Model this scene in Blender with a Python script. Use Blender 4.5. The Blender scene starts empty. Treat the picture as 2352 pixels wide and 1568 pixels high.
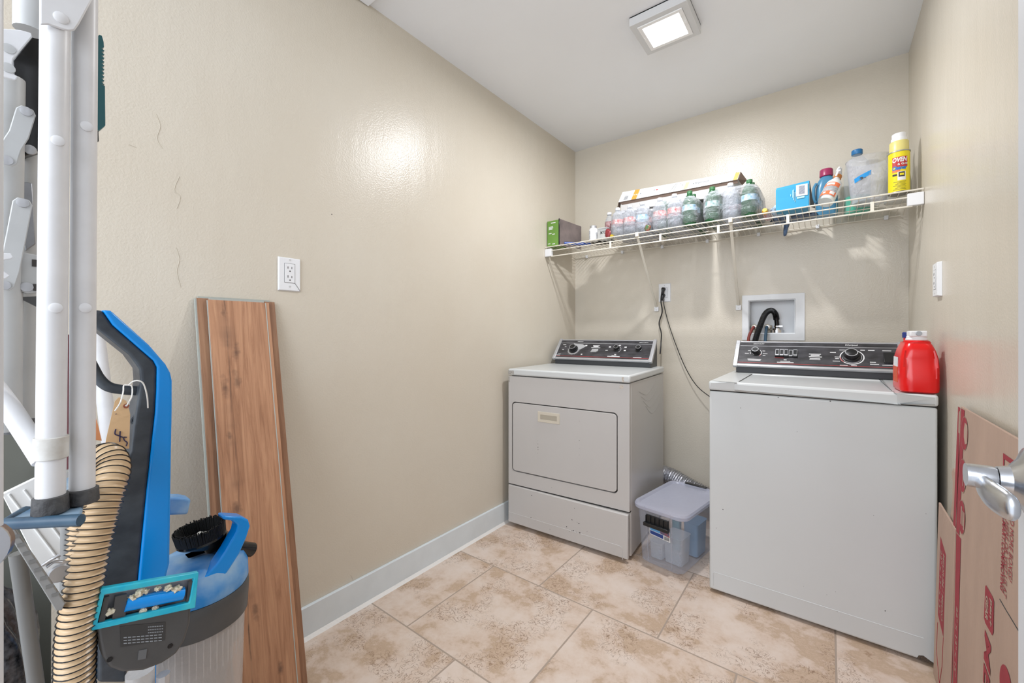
import bpy, bmesh, math, random
from mathutils import Vector, Matrix, noise
random.seed(7)
S = bpy.context.scene
COL = S.collection
# ------------------------------------------------------------------ camera
CAM = Vector((1.4965, -2.7323, 1.0946)); YAW = math.radians(37.394)
FPX = 951.6; CX = 1176.0; CY = 764.85
cd = bpy.data.cameras.new('camera'); cam = bpy.data.objects.new('camera', cd); COL.objects.link(cam)
cam.location = CAM; cam.rotation_euler = (math.pi/2, 0, YAW)
cd.sensor_width = 36; cd.lens = FPX/2352*36; cd.shift_y = (CY-784)/2352; cd.clip_start = 0.02
S.camera = cam
# ------------------------------------------------------------------ light
w = bpy.data.worlds.new('ambient_fill'); S.world = w; w.use_nodes = True  # even ambient level added as fill through the open front
w.node_tree.nodes['Background'].inputs[0].default_value = (0.90, 0.96, 1.05, 1)
w.node_tree.nodes['Background'].inputs[1].default_value = 1.3
def area(name, loc, rot, sx, sy, energy, color=(1, 1, 1)):
    l = bpy.data.lights.new(name, 'AREA'); l.shape = 'RECTANGLE'; l.size = sx; l.size_y = sy
    l.energy = energy; l.color = color
    o = bpy.data.objects.new(name, l); COL.objects.link(o); o.location = loc; o.rotation_euler = rot
    return o
area('ceiling_lamp_light', (0.935, -0.91, 2.385), (0, 0, 0), 0.08, 0.08, 17.5, (0.96, 0.97, 1.0))
area('camera_side_fill', (1.2, -4.6, 2.1), (math.radians(68), 0, 0), 2.2, 1.4, 46.0, (0.92, 0.97, 1.05))  # unseen soft panel added behind the camera to fill the room
S.view_settings.view_transform = 'Standard'; S.view_settings.look = 'None'
S.view_settings.gamma = 1; S.view_settings.use_curve_mapping = False
S.view_settings.exposure = 0.17

# ------------------------------------------------------------------ helpers
_c, _s = math.cos(YAW), math.sin(YAW)
RGT = Vector((_c, _s, 0)); FWD = Vector((-_s, _c, 0))
def ray(px, py): return FWD + RGT*((px-CX)/FPX) + Vector((0, 0, (CY-py)/FPX))
def W(px, py, x=None, y=None, z=None):
    """world point seen at a photo position, on a known plane of the room"""
    d = ray(px, py)
    if x is not None: t = (x-CAM.x)/d.x
    elif y is not None: t = (y-CAM.y)/d.y
    else: t = (z-CAM.z)/d.z
    return CAM + d*t
def lin(c):
    r = []
    for v in c[:3]:
        v = v/255.0
        r.append(v/12.92 if v <= 0.04045 else ((v+0.055)/1.055)**2.4)
    return (r[0], r[1], r[2], 1.0)
MATS = {}
def mat(name, col, rough=0.5, metal=0.0, bump=0.0, bscale=60.0, var=0.0, vscale=8.0, spec=0.5, coat=0.0, vcol=None, stretch=None):
    if name in MATS: return MATS[name]
    m = bpy.data.materials.new(name); m.use_nodes = True; nt = m.node_tree; N = nt.nodes; L = nt.links
    p = N['Principled BSDF']; c = lin(col)
    p.inputs['Base Color'].default_value = c; p.inputs['Roughness'].default_value = rough
    p.inputs['Metallic'].default_value = metal; p.inputs['Specular IOR Level'].default_value = spec
    p.inputs['Coat Weight'].default_value = coat
    tc = N.new('ShaderNodeTexCoord'); mp = N.new('ShaderNodeMapping'); L.new(tc.outputs['Object'], mp.inputs[0])
    if stretch: mp.inputs['Scale'].default_value = stretch
    if var > 0:
        n = N.new('ShaderNodeTexNoise'); n.inputs['Scale'].default_value = vscale; n.inputs['Detail'].default_value = 6
        L.new(mp.outputs[0], n.inputs['Vector'])
        r = N.new('ShaderNodeValToRGB'); r.color_ramp.elements[0].position = 0.35; r.color_ramp.elements[1].position = 0.68
        c2 = lin(vcol) if vcol else tuple(v*(1-var) for v in c[:3])+(1,)
        r.color_ramp.elements[0].color = c2; r.color_ramp.elements[1].color = c
        L.new(n.outputs['Fac'], r.inputs[0]); L.new(r.outputs[0], p.inputs['Base Color'])
    if bump > 0:
        n2 = N.new('ShaderNodeTexNoise'); n2.inputs['Scale'].default_value = bscale; n2.inputs['Detail'].default_value = 4
        L.new(mp.outputs[0], n2.inputs['Vector'])
        b = N.new('ShaderNodeBump'); b.inputs['Strength'].default_value = bump; b.inputs['Distance'].default_value = 0.01
        L.new(n2.outputs['Fac'], b.inputs['Height']); L.new(b.outputs[0], p.inputs['Normal'])
    MATS[name] = m; return m
def clear(name, col, alpha=0.4, rough=0.08, bump=0.0, bscale=30.0, whiten=0.5):
    """thin clear or milky plastic: part see-through, part diffuse, with a gloss"""
    if name in MATS: return MATS[name]
    m = bpy.data.materials.new(name); m.use_nodes = True; nt = m.node_tree; N = nt.nodes; L = nt.links
    for n in list(N):
        if n.type == 'BSDF_PRINCIPLED': N.remove(n)
    out = [n for n in N if n.type == 'OUTPUT_MATERIAL'][0]
    tr = N.new('ShaderNodeBsdfTransparent'); tr.inputs[0].default_value = tuple(0.88+0.12*v for v in lin(col)[:3])+(1,)
    p = N.new('ShaderNodeBsdfPrincipled'); p.inputs['Base Color'].default_value = lin(col); p.inputs['Roughness'].default_value = rough
    mx = N.new('ShaderNodeMixShader'); fr = N.new('ShaderNodeLayerWeight'); fr.inputs[0].default_value = 0.35
    mr = N.new('ShaderNodeMapRange'); mr.inputs['To Min'].default_value = alpha; mr.inputs['To Max'].default_value = min(1, alpha+whiten)
    L.new(fr.outputs['Facing'], mr.inputs['Value']); L.new(mr.outputs[0], mx.inputs[0])
    L.new(tr.outputs[0], mx.inputs[1]); L.new(p.outputs[0], mx.inputs[2]); L.new(mx.outputs[0], out.inputs[0])
    if bump > 0:
        tc = N.new('ShaderNodeTexCoord'); n2 = N.new('ShaderNodeTexNoise'); n2.inputs['Scale'].default_value = bscale
        n2.inputs['Detail'].default_value = 5; n2.inputs['Distortion'].default_value = 1.5; L.new(tc.outputs['Object'], n2.inputs['Vector'])
        b = N.new('ShaderNodeBump'); b.inputs['Strength'].default_value = bump; b.inputs['Distance'].default_value = 0.02
        L.new(n2.outputs['Fac'], b.inputs['Height']); L.new(b.outputs[0], p.inputs['Normal']); L.new(b.outputs[0], fr.inputs['Normal'])
    MATS[name] = m; return m

# ---- mesh building into a bmesh
def nb(): return bmesh.new()
def box(b, x0, x1, y0, y1, z0, z1, M=None):
    v = [Vector((x, y, z)) for x in (x0, x1) for y in (y0, y1) for z in (z0, z1)]
    if M is not None: v = [M @ p for p in v]
    v = [b.verts.new(p) for p in v]
    for f in ((0, 1, 3, 2), (4, 6, 7, 5), (0, 4, 5, 1), (2, 3, 7, 6), (0, 2, 6, 4), (1, 5, 7, 3)):
        b.faces.new([v[i] for i in f])
    return b
def frame_axes(d):
    d = d.normalized(); a = Vector((0, 0, 1)) if abs(d.z) < 0.9 else Vector((1, 0, 0))
    u = d.cross(a).normalized(); v = d.cross(u).normalized(); return u, v
def resample(pts, n):
    """Catmull-Rom through pts, n samples per span"""
    P = [Vector(p) for p in pts]; out = []
    for i in range(len(P)-1):
        p0 = P[max(i-1, 0)]; p1 = P[i]; p2 = P[i+1]; p3 = P[min(i+2, len(P)-1)]
        for k in range(n):
            t = k/n; t2 = t*t; t3 = t2*t
            out.append(0.5*((2*p1)+(p2-p0)*t+(2*p0-5*p1+4*p2-p3)*t2+(3*p1-p0-3*p2+p3)*t3))
    out.append(P[-1]); return out
def sweep(b, pts, rad, seg=12, mi=None, ry=1.0, cap=True, up=None):
    """tube through pts; rad a number or list; mi(i) gives a material index for ring i; ry flattens"""
    P = [Vector(p) for p in pts]; n = len(P); rings = []; u = None
    for i in range(n):
        d = (P[min(i+1, n-1)]-P[max(i-1, 0)]).normalized()
        if u is None:
            if up is not None: u = (Vector(up)-d*Vector(up).dot(d)).normalized()
            else: u, _ = frame_axes(d)
        else:
            u = (u-d*u.dot(d))
            u = u.normalized() if u.length > 1e-6 else frame_axes(d)[0]
        v = d.cross(u).normalized(); r = rad[i] if isinstance(rad, (list, tuple)) else rad
        rings.append([b.verts.new(P[i]+u*(r*math.cos(2*math.pi*k/seg))+v*(r*ry*math.sin(2*math.pi*k/seg))) for k in range(seg)])
    for i in range(n-1):
        for k in range(seg):
            f = b.faces.new((rings[i][k], rings[i][(k+1) % seg], rings[i+1][(k+1) % seg], rings[i+1][k]))
            if mi: f.material_index = mi(i)
    if cap:
        b.faces.new(rings[0][::-1]); b.faces.new(rings[-1])
    return b
def cyl(b, p0, p1, r0, r1=None, seg=20): return sweep(b, [p0, p1], [r0, r0 if r1 is None else r1], seg)
def lathe(b, c, prof, seg=28, M=None, sx=1.0, sy=1.0, mi=None, n4=None):
    """prof: (r, z) from bottom to top around c; n4 squares the section (superellipse power)"""
    c = Vector(c); rings = []
    for r, z in prof:
        ring = []
        for k in range(seg):
            a = 2*math.pi*k/seg; ca, sa = math.cos(a), math.sin(a); q = 1.0
            if n4: q = 1.0/((abs(ca)**n4+abs(sa)**n4)**(1.0/n4))
            p = Vector((r*sx*ca*q, r*sy*sa*q, z))
            p = (M @ p) if M is not None else p
            ring.append(b.verts.new(c+p))
        rings.append(ring)
    for i in range(len(rings)-1):
        for k in range(seg):
            f = b.faces.new((rings[i][k], rings[i][(k+1) % seg], rings[i+1][(k+1) % seg], rings[i+1][k]))
            if mi: f.material_index = mi(i)
    b.faces.new(rings[0][::-1]); b.faces.new(rings[-1]); return b
def prism(b, poly, off, mi=0):
    off = Vector(off); A = [b.verts.new(Vector(p)) for p in poly]; B = [b.verts.new(Vector(p)+off) for p in poly]; n = len(A)
    fs = [b.faces.new(A), b.faces.new(B[::-1])]
    for i in range(n): fs.append(b.faces.new((A[i], B[i], B[(i+1) % n], A[(i+1) % n])))
    for f in fs: f.material_index = mi
    return b
def ring_frame(b, outer, inner, off):
    """flat frame between two 4-corner loops, extruded by off"""
    off = Vector(off); n = len(outer)
    o1 = [b.verts.new(Vector(p)) for p in outer]; i1 = [b.verts.new(Vector(p)) for p in inner]
    o2 = [b.verts.new(Vector(p)+off) for p in outer]; i2 = [b.verts.new(Vector(p)+off) for p in inner]
    for k in range(n):
        j = (k+1) % n
        b.faces.new((o1[k], o1[j], i1[j], i1[k])); b.faces.new((o2[k], i2[k], i2[j], o2[j]))
        b.faces.new((o1[k], o2[k], o2[j], o1[j])); b.faces.new((i1[k], i1[j], i2[j], i2[k]))
    return b
def pathbox(pts, r): pass
XF = [Matrix.Identity(4)]
def finish(o, m, smooth=True, bevel=0.0, bseg=2, angle=35):
    me = o.data
    for x in (m if isinstance(m, (list, tuple)) else [m]): me.materials.append(x)
    if smooth:
        for p in me.polygons: p.use_smooth = True
        try: me.set_sharp_from_angle(angle=math.radians(angle))
        except Exception: pass
    if bevel > 0:
        md = o.modifiers.new('bevel', 'BEVEL'); md.width = bevel; md.segments = bseg; md.limit_method = 'ANGLE'; md.angle_limit = math.radians(40)
        md.harden_normals = False
def part(name, b, m, parent=None, bevel=0.0, smooth=True, bseg=2, label=None, angle=35, keep=False):
    """link the bmesh as one mesh object; a part is parented and keeps its place in the room"""
    if isinstance(b, bmesh.types.BMesh):
        if XF[-1] is not None and not keep: bmesh.ops.transform(b, matrix=XF[-1], verts=b.verts)
        bmesh.ops.recalc_face_normals(b, faces=b.faces)
        me = bpy.data.meshes.new(name); b.to_mesh(me); b.free()
    else: me = b
    # own origin: middle of the base of the piece
    xs = [v.co.x for v in me.vertices]; ys = [v.co.y for v in me.vertices]; zs = [v.co.z for v in me.vertices]
    base = Vector(((min(xs)+max(xs))/2, (min(ys)+max(ys))/2, min(zs)))
    me.transform(Matrix.Translation(-base))
    o = bpy.data.objects.new(name, me); COL.objects.link(o)
    if parent is not None:
        o.parent = parent; o.location = base-Vector(parent['_w'])
    else: o.location = base
    o['_w'] = tuple(base)
    finish(o, m, smooth, bevel, bseg, angle)
    if label: o['label'] = label
    return o
def thing(name, label, cat, loc, group=None):
    o = bpy.data.objects.new(name, None); COL.objects.link(o); o.empty_display_size = 0.05
    p = (XF[-1] @ Vector(loc)) if XF[-1] is not None else Vector(loc)
    o.location = p; o['_w'] = tuple(p); o['label'] = label; o['category'] = cat
    if group: o['group'] = group
    return o
def tag(o, label, cat, group=None, kind=None):
    if label: o['label'] = label
    if cat: o['category'] = cat
    if group: o['group'] = group
    if kind: o['kind'] = kind
    return o
def struct(name, b, m, label=None, bevel=0, smooth=False, parent=None):
    o = part(name, b, m, parent, bevel=bevel, smooth=smooth)
    if parent is None:
        o['kind'] = 'structure'
        if label: o['label'] = label
    return o
def text_mesh(s, w, h, origin, xd, ud, shear=0.0, bold=0.0, depth=0.0006):
    cu = bpy.data.curves.new('t', 'FONT'); cu.body = s; cu.align_x = 'LEFT'; cu.extrude = 0.0; cu.shear = shear; cu.offset = bold; cu.resolution_u = 3
    ob = bpy.data.objects.new('t', cu); COL.objects.link(ob)
    me = bpy.data.meshes.new_from_object(ob.evaluated_get(bpy.context.evaluated_depsgraph_get()))
    bpy.data.objects.remove(ob); bpy.data.curves.remove(cu)
    xs = [v.co.x for v in me.vertices]; ys = [v.co.y for v in me.vertices]
    x0, x1, y0, y1 = min(xs), max(xs), min(ys), max(ys)
    xd = Vector(xd).normalized(); ud = Vector(ud).normalized(); nn = xd.cross(ud); O = Vector(origin)
    for v in me.vertices:
        v.co = O + xd*((v.co.x-x0)/(x1-x0)*w) + ud*((v.co.y-y0)/(y1-y0)*h) + nn*depth
    return me
def merge(b, me):
    b.from_mesh(me); bpy.data.meshes.remove(me); return b

# ------------------------------------------------------------------ materials
def wall_paint():
    m = bpy.data.materials.new('cream_wall_paint'); m.use_nodes = True; N = m.node_tree.nodes; L = m.node_tree.links; p = N['Principled BSDF']
    tc = N.new('ShaderNodeTexCoord')
    n = N.new('ShaderNodeTexNoise'); n.inputs['Scale'].default_value = 1.7; n.inputs['Detail'].default_value = 5; L.new(tc.outputs['Object'], n.inputs['Vector'])
    r = N.new('ShaderNodeValToRGB'); r.color_ramp.elements[0].position = 0.3; r.color_ramp.elements[1].position = 0.75
    r.color_ramp.elements[0].color = lin((207, 198, 182)); r.color_ramp.elements[1].color = lin((212, 205, 191))
    L.new(n.outputs['Fac'], r.inputs[0]); L.new(r.outputs[0], p.inputs['Base Color'])
    p.inputs['Roughness'].default_value = 0.27; p.inputs['Specular IOR Level'].default_value = 0.36
    a = N.new('ShaderNodeTexNoise'); a.inputs['Scale'].default_value = 170; a.inputs['Detail'].default_value = 3; L.new(tc.outputs['Object'], a.inputs['Vector'])
    mp = N.new('ShaderNodeMapping'); mp.inputs['Scale'].default_value = (9, 9, 2.2); L.new(tc.outputs['Object'], mp.inputs[0])
    c = N.new('ShaderNodeTexNoise'); c.inputs['Scale'].default_value = 1.0; c.inputs['Detail'].default_value = 3; L.new(mp.outputs[0], c.inputs['Vector'])
    b1 = N.new('ShaderNodeBump'); b1.inputs['Strength'].default_value = 0.22; b1.inputs['Distance'].default_value = 0.004; L.new(a.outputs['Fac'], b1.inputs['Height'])
    b2 = N.new('ShaderNodeBump'); b2.inputs['Strength'].default_value = 0.13; b2.inputs['Distance'].default_value = 0.02; L.new(c.outputs['Fac'], b2.inputs['Height'])
    L.new(b1.outputs[0], b2.inputs['Normal']); L.new(b2.outputs[0], p.inputs['Normal'])
    return m
def tile_floor():
    m = bpy.data.materials.new('beige_stone_tile'); m.use_nodes = True; N = m.node_tree.nodes; L = m.node_tree.links; p = N['Principled BSDF']
    tc = N.new('ShaderNodeTexCoord'); mp = N.new('ShaderNodeMapping'); L.new(tc.outputs['Object'], mp.inputs[0])
    mp.inputs['Location'].default_value = (0.008+5.08+FLOOR_C[0], 1.743+5.08+FLOOR_C[1], 0)
    br = N.new('ShaderNodeTexBrick'); br.offset = 0.5; br.inputs['Scale'].default_value = 1.0
    br.inputs['Brick Width'].default_value = 0.508; br.inputs['Row Height'].default_value = 0.508
    br.inputs['Mortar Size'].default_value = 0.0032; br.inputs['Mortar Smooth'].default_value = 0.3; br.inputs['Bias'].default_value = 0
    br.inputs['Color1'].default_value = (0, 0, 0, 1); br.inputs['Color2'].default_value = (1, 1, 1, 1)
    L.new(mp.outputs[0], br.inputs['Vector'])
    # per-tile shift of the stone pattern
    sc = N.new('ShaderNodeVectorMath'); sc.operation = 'MULTIPLY_ADD'; L.new(br.outputs['Color'], sc.inputs[0]); sc.inputs[1].default_value = (7, 5, 9); L.new(mp.outputs[0], sc.inputs[2])
    n1 = N.new('ShaderNodeTexNoise'); n1.inputs['Scale'].default_value = 5.0; n1.inputs['Detail'].default_value = 12; n1.inputs['Roughness'].default_value = 0.70; n1.inputs['Distortion'].default_value = 0.15
    L.new(sc.outputs[0], n1.inputs['Vector'])
    r1 = N.new('ShaderNodeValToRGB'); e = r1.color_ramp.elements
    e[0].position = 0.28; e[0].color = lin((222, 208, 198)); e[1].position = 0.78; e[1].color = lin((140, 114, 92))
    for q, cc in ((0.44, (216, 199, 185)), (0.52, (209, 188, 171)), (0.58, (188, 163, 139)), (0.63, (200, 176, 154)), (0.68, (166, 138, 112))):
        x = e.new(q); x.color = lin(cc)
    L.new(n1.outputs['Fac'], r1.inputs[0])
    # thin squiggly veins gathered in patches
    n2 = N.new('ShaderNodeTexNoise'); n2.inputs['Scale'].default_value = 30; n2.inputs['Detail'].default_value = 3; n2.inputs['Distortion'].default_value = 2.2; L.new(sc.outputs[0], n2.inputs['Vector'])
    s1 = N.new('ShaderNodeMath'); s1.operation = 'SUBTRACT'; L.new(n2.outputs['Fac'], s1.inputs[0]); s1.inputs[1].default_value = 0.5
    s2 = N.new('ShaderNodeMath'); s2.operation = 'ABSOLUTE'; L.new(s1.outputs[0], s2.inputs[0])
    s3 = N.new('ShaderNodeMapRange'); L.new(s2.outputs[0], s3.inputs['Value']); s3.inputs['From Min'].default_value = 0.0; s3.inputs['From Max'].default_value = 0.032; s3.inputs['To Min'].default_value = 1; s3.inputs['To Max'].default_value = 0
    n3 = N.new('ShaderNodeTexNoise'); n3.inputs['Scale'].default_value = 5.5; n3.inputs['Detail'].default_value = 5; L.new(sc.outputs[0], n3.inputs['Vector'])
    s4 = N.new('ShaderNodeMapRange'); L.new(n3.outputs['Fac'], s4.inputs['Value']); s4.inputs['From Min'].default_value = 0.49; s4.inputs['From Max'].default_value = 0.57
    s5 = N.new('ShaderNodeMath'); s5.operation = 'MULTIPLY'; L.new(s3.outputs[0], s5.inputs[0]); L.new(s4.outputs[0], s5.inputs[1])
    s6 = N.new('ShaderNodeMath'); s6.operation = 'MULTIPLY'; L.new(s5.outputs[0], s6.inputs[0]); s6.inputs[1].default_value = 0.85
    mx = N.new('ShaderNodeMix'); mx.data_type = 'RGBA'; L.new(s6.outputs[0], mx.inputs[0]); L.new(r1.outputs[0], mx.inputs[6]); mx.inputs[7].default_value = lin((125, 96, 72))
    mg = N.new('ShaderNodeMix'); mg.data_type = 'RGBA'; L.new(br.outputs['Fac'], mg.inputs[0]); L.new(mx.outputs[2], mg.inputs[6]); mg.inputs[7].default_value = lin((168, 152, 138))
    L.new(mg.outputs[2], p.inputs['Base Color']); p.inputs['Roughness'].default_value = 0.42
    b = N.new('ShaderNodeBump'); b.inputs['Strength'].default_value = 0.5; b.inputs['Distance'].default_value = 0.002; b.invert = True
    L.new(br.outputs['Fac'], b.inputs['Height']); b2 = N.new('ShaderNodeBump'); b2.inputs['Strength'].default_value = 0.12; b2.inputs['Distance'].default_value = 0.003
    L.new(n1.outputs['Fac'], b2.inputs['Height']); L.new(b.outputs[0], b2.inputs['Normal']); L.new(b2.outputs[0], p.inputs['Normal'])
    return m
KNOTS = [(-.045, 1.160, .011), (-.023, 1.040, .013), (-.025, .955, .012), (-.056, .938, .016), (-.054, .790, .009), (-.050, .592, .014), (-.02, .30, .012), (.03, .12, .010)]
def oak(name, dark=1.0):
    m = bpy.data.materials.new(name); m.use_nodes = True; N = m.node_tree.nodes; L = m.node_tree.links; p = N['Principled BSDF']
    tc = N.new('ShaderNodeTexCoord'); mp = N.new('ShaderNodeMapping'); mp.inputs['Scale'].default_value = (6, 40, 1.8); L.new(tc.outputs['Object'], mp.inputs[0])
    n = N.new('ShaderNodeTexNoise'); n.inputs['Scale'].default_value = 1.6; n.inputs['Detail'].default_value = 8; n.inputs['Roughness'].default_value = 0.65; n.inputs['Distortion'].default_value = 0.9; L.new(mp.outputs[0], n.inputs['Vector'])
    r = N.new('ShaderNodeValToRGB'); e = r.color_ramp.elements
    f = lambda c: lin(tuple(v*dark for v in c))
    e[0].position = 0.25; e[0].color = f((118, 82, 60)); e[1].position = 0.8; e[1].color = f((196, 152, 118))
    for q, c in ((0.42, (160, 116, 87)), (0.55, (177, 132, 101)), (0.66, (186, 142, 109))): x = e.new(q); x.color = f(c)
    L.new(n.outputs['Fac'], r.inputs[0])
    # wandering dark crack down the middle with knots
    sep = N.new('ShaderNodeSeparateXYZ'); L.new(tc.outputs['Object'], sep.inputs[0])
    cm = N.new('ShaderNodeCombineXYZ'); L.new(sep.outputs['Z'], cm.inputs['Z'])
    w1 = N.new('ShaderNodeTexNoise'); w1.inputs['Scale'].default_value = 4.0; w1.inputs['Detail'].default_value = 5; L.new(cm.outputs[0], w1.inputs['Vector'])
    a1 = N.new('ShaderNodeMath'); a1.operation = 'MULTIPLY_ADD'; L.new(w1.outputs['Fac'], a1.inputs[0]); a1.inputs[1].default_value = 0.024; L.new(sep.outputs['Y'], a1.inputs[2])
    a2 = N.new('ShaderNodeMath'); a2.operation = 'SUBTRACT'; L.new(a1.outputs[0], a2.inputs[0]); a2.inputs[1].default_value = -0.030
    a3 = N.new('ShaderNodeMath'); a3.operation = 'ABSOLUTE'; L.new(a2.outputs[0], a3.inputs[0])
    k = N.new('ShaderNodeMapRange'); L.new(a3.outputs[0], k.inputs['Value']); k.inputs['From Min'].default_value = 0.0003; k.inputs['From Max'].default_value = 0.0034; k.inputs['To Min'].default_value = 0.9; k.inputs['To Max'].default_value = 0
    k2 = N.new('ShaderNodeMapRange'); L.new(a3.outputs[0], k2.inputs['Value']); k2.inputs['From Min'].default_value = 0.0; k2.inputs['From Max'].default_value = 0.03; k2.inputs['To Min'].default_value = 0.55; k2.inputs['To Max'].default_value = 0
    vo = N.new('ShaderNodeTexNoise'); vo.inputs['Scale'].default_value = 7; vo.inputs['Detail'].default_value = 3; L.new(tc.outputs['Object'], vo.inputs['Vector'])
    k3 = N.new('ShaderNodeMapRange'); L.new(vo.outputs['Fac'], k3.inputs['Value']); k3.inputs['From Min'].default_value = 0.52; k3.inputs['From Max'].default_value = 0.62
    k4 = N.new('ShaderNodeMath'); k4.operation = 'MULTIPLY'; L.new(k2.outputs[0], k4.inputs[0]); L.new(k3.outputs[0], k4.inputs[1])
    k5 = N.new('ShaderNodeMath'); k5.operation = 'MAXIMUM'; L.new(k.outputs[0], k5.inputs[0]); L.new(k4.outputs[0], k5.inputs[1])
    k6 = N.new('ShaderNodeMath'); k6.operation = 'MULTIPLY'; L.new(k5.outputs[0], k6.inputs[0]); L.new(n.outputs['Fac'], k6.inputs[1]); 
    k7 = N.new('ShaderNodeMath'); k7.operation = 'MULTIPLY'; k7.use_clamp = True; L.new(k6.outputs[0], k7.inputs[0]); k7.inputs[1].default_value = 1.7
    # break the crack up along its length
    bn = N.new('ShaderNodeTexNoise'); bn.inputs['Scale'].default_value = 9; bn.inputs['Detail'].default_value = 4; L.new(cm.outputs[0], bn.inputs['Vector'])
    bm_ = N.new('ShaderNodeMapRange'); L.new(bn.outputs['Fac'], bm_.inputs['Value']); bm_.inputs['From Min'].default_value = 0.42; bm_.inputs['From Max'].default_value = 0.56; bm_.inputs['To Min'].default_value = 0.25
    bx_ = N.new('ShaderNodeMath'); bx_.operation = 'MULTIPLY'; L.new(k7.outputs[0], bx_.inputs[0]); L.new(bm_.outputs[0], bx_.inputs[1]); acc = bx_
    wn = N.new('ShaderNodeTexNoise'); wn.inputs['Scale'].default_value = 45; wn.inputs['Detail'].default_value = 5; L.new(tc.outputs['Object'], wn.inputs['Vector'])
    ms = N.new('ShaderNodeMapping'); ms.inputs['Scale'].default_value = (0, 2.0, .75); L.new(tc.outputs['Object'], ms.inputs[0])
    for ky, kz, kr in KNOTS:
        dn_ = N.new('ShaderNodeVectorMath'); dn_.operation = 'DISTANCE'; L.new(ms.outputs[0], dn_.inputs[0]); dn_.inputs[1].default_value = (0, ky*2.0, kz*.75)
        ad = N.new('ShaderNodeMath'); ad.operation = 'MULTIPLY_ADD'; L.new(wn.outputs['Fac'], ad.inputs[0]); ad.inputs[1].default_value = kr*5; L.new(dn_.outputs['Value'], ad.inputs[2])
        mr_ = N.new('ShaderNodeMapRange'); L.new(ad.outputs[0], mr_.inputs['Value']); mr_.inputs['From Min'].default_value = kr*2.3; mr_.inputs['From Max'].default_value = kr*4.4; mr_.inputs['To Min'].default_value = 0.7; mr_.inputs['To Max'].default_value = 0
        mm = N.new('ShaderNodeMath'); mm.operation = 'MAXIMUM'; L.new(acc.outputs[0], mm.inputs[0]); L.new(mr_.outputs[0], mm.inputs[1]); acc = mm
    mx = N.new('ShaderNodeMix'); mx.data_type = 'RGBA'; L.new(acc.outputs[0], mx.inputs[0]); L.new(r.outputs[0], mx.inputs[6]); mx.inputs[7].default_value = f((84, 62, 52))
    L.new(mx.outputs[2], p.inputs['Base Color']); p.inputs['Roughness'].default_value = 0.45
    b = N.new('ShaderNodeBump'); b.inputs['Strength'].default_value = 0.25; b.inputs['Distance'].default_value = 0.002; L.new(n.outputs['Fac'], b.inputs['Height']); L.new(b.outputs[0], p.inputs['Normal'])
    return m
FLOOR_C = (0.9, -1.6)
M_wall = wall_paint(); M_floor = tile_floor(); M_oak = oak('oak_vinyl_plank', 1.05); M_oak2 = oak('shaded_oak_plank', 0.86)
M_ceil = mat('white_ceiling_paint', (243, 245, 248), 0.75, bump=0.05, bscale=40, var=0.02, vscale=3)
M_base = mat('pale_blue_white_trim', (220, 228, 232), 0.4, bump=0.06, bscale=30, var=0.05, vscale=12)
M_caulk = mat('white_caulk', (232, 230, 226), 0.5, bump=0.2, bscale=90)
M_enam = mat('washer_enamel', (209, 212, 212), 0.24, bump=0.03, bscale=4, var=0.03, vscale=2)
M_enam2 = mat('dryer_enamel', (196, 193, 190), 0.26, bump=0.03, bscale=4, var=0.04, vscale=2)
M_rust = mat('rust_and_chips', (110, 92, 76), 0.8, bump=0.4, bscale=300, var=0.6, vscale=300, vcol=(60, 55, 52))
M_chip = mat('dark_chip', (62, 58, 56), 0.7)
M_gap = mat('dark_gap', (38, 36, 34), 0.8)
M_cons = mat('black_console_face', (44, 43, 45), 0.28, bump=0.04, bscale=20, var=0.9, vscale=16, vcol=(74, 73, 77), stretch=(1, 1, 3))
M_consb = mat('charcoal_console_base', (58, 60, 63), 0.45, bump=0.05, bscale=50)
M_silver = mat('brushed_silver_trim', (196, 197, 200), 0.35, 0.55, bump=0.05, bscale=60, var=0.15, vscale=14)
M_chrome = mat('chrome', (225, 225, 228), 0.12, 1.0)
M_blackp = mat('black_plastic', (26, 27, 29), 0.35, bump=0.05, bscale=80)
M_white = mat('white_plastic', (232, 233, 235), 0.35, bump=0.02, bscale=30)
M_print = mat('white_print', (225, 225, 225), 0.6)
M_redp = mat('red_print', (196, 60, 58), 0.6)
M_beige = mat('beige_plastic', (208, 200, 184), 0.4)
M_lad = mat('white_powder_coat', (222, 222, 223), 0.38, bump=0.05, bscale=25, var=0.06, vscale=30)
M_lad2 = mat('grey_white_powder_coat', (190, 191, 190), 0.42, bump=0.05, bscale=25, var=0.1, vscale=20)
M_rub = mat('worn_black_rubber', (52, 52, 54), 0.6, bump=0.3, bscale=120, var=0.7, vscale=60, vcol=(84, 84, 84))
M_blk = mat('gloss_black_plastic', (14, 14, 15), 0.18, bump=0.05, bscale=20)
M_blue = mat('bright_blue_plastic', (0, 140, 226), 0.25, bump=0.03, bscale=15)
M_bluedust = mat('dusty_blue_plastic', (22, 130, 205), 0.5, bump=0.1, bscale=40, var=0.5, vscale=14, vcol=(150, 185, 215))
M_navy = mat('charcoal_navy_plastic', (44, 50, 58), 0.4, bump=0.06, bscale=60, var=0.3, vscale=20, vcol=(68, 75, 82), stretch=(1, 1, 1.6))
M_greyp = mat('charcoal_grey_plastic', (74, 74, 74), 0.42, bump=0.04, bscale=60, var=0.15, vscale=20)
M_teal = mat('turquoise_plastic', (10, 170, 205), 0.3, var=0.4, vscale=40, vcol=(60, 190, 205))
M_tan = mat('tan_hose_plastic', (212, 184, 147), 0.33, bump=0.05, bscale=60)
M_card = mat('brown_cardboard', (184, 158, 141), 0.8, bump=0.12, bscale=120, var=0.12, vscale=9, stretch=(1, 1, 0.4))
M_cardr = mat('cardboard_red_print', (160, 48, 60), 0.75, bump=0.05, bscale=100, var=0.15, vscale=30)
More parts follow.
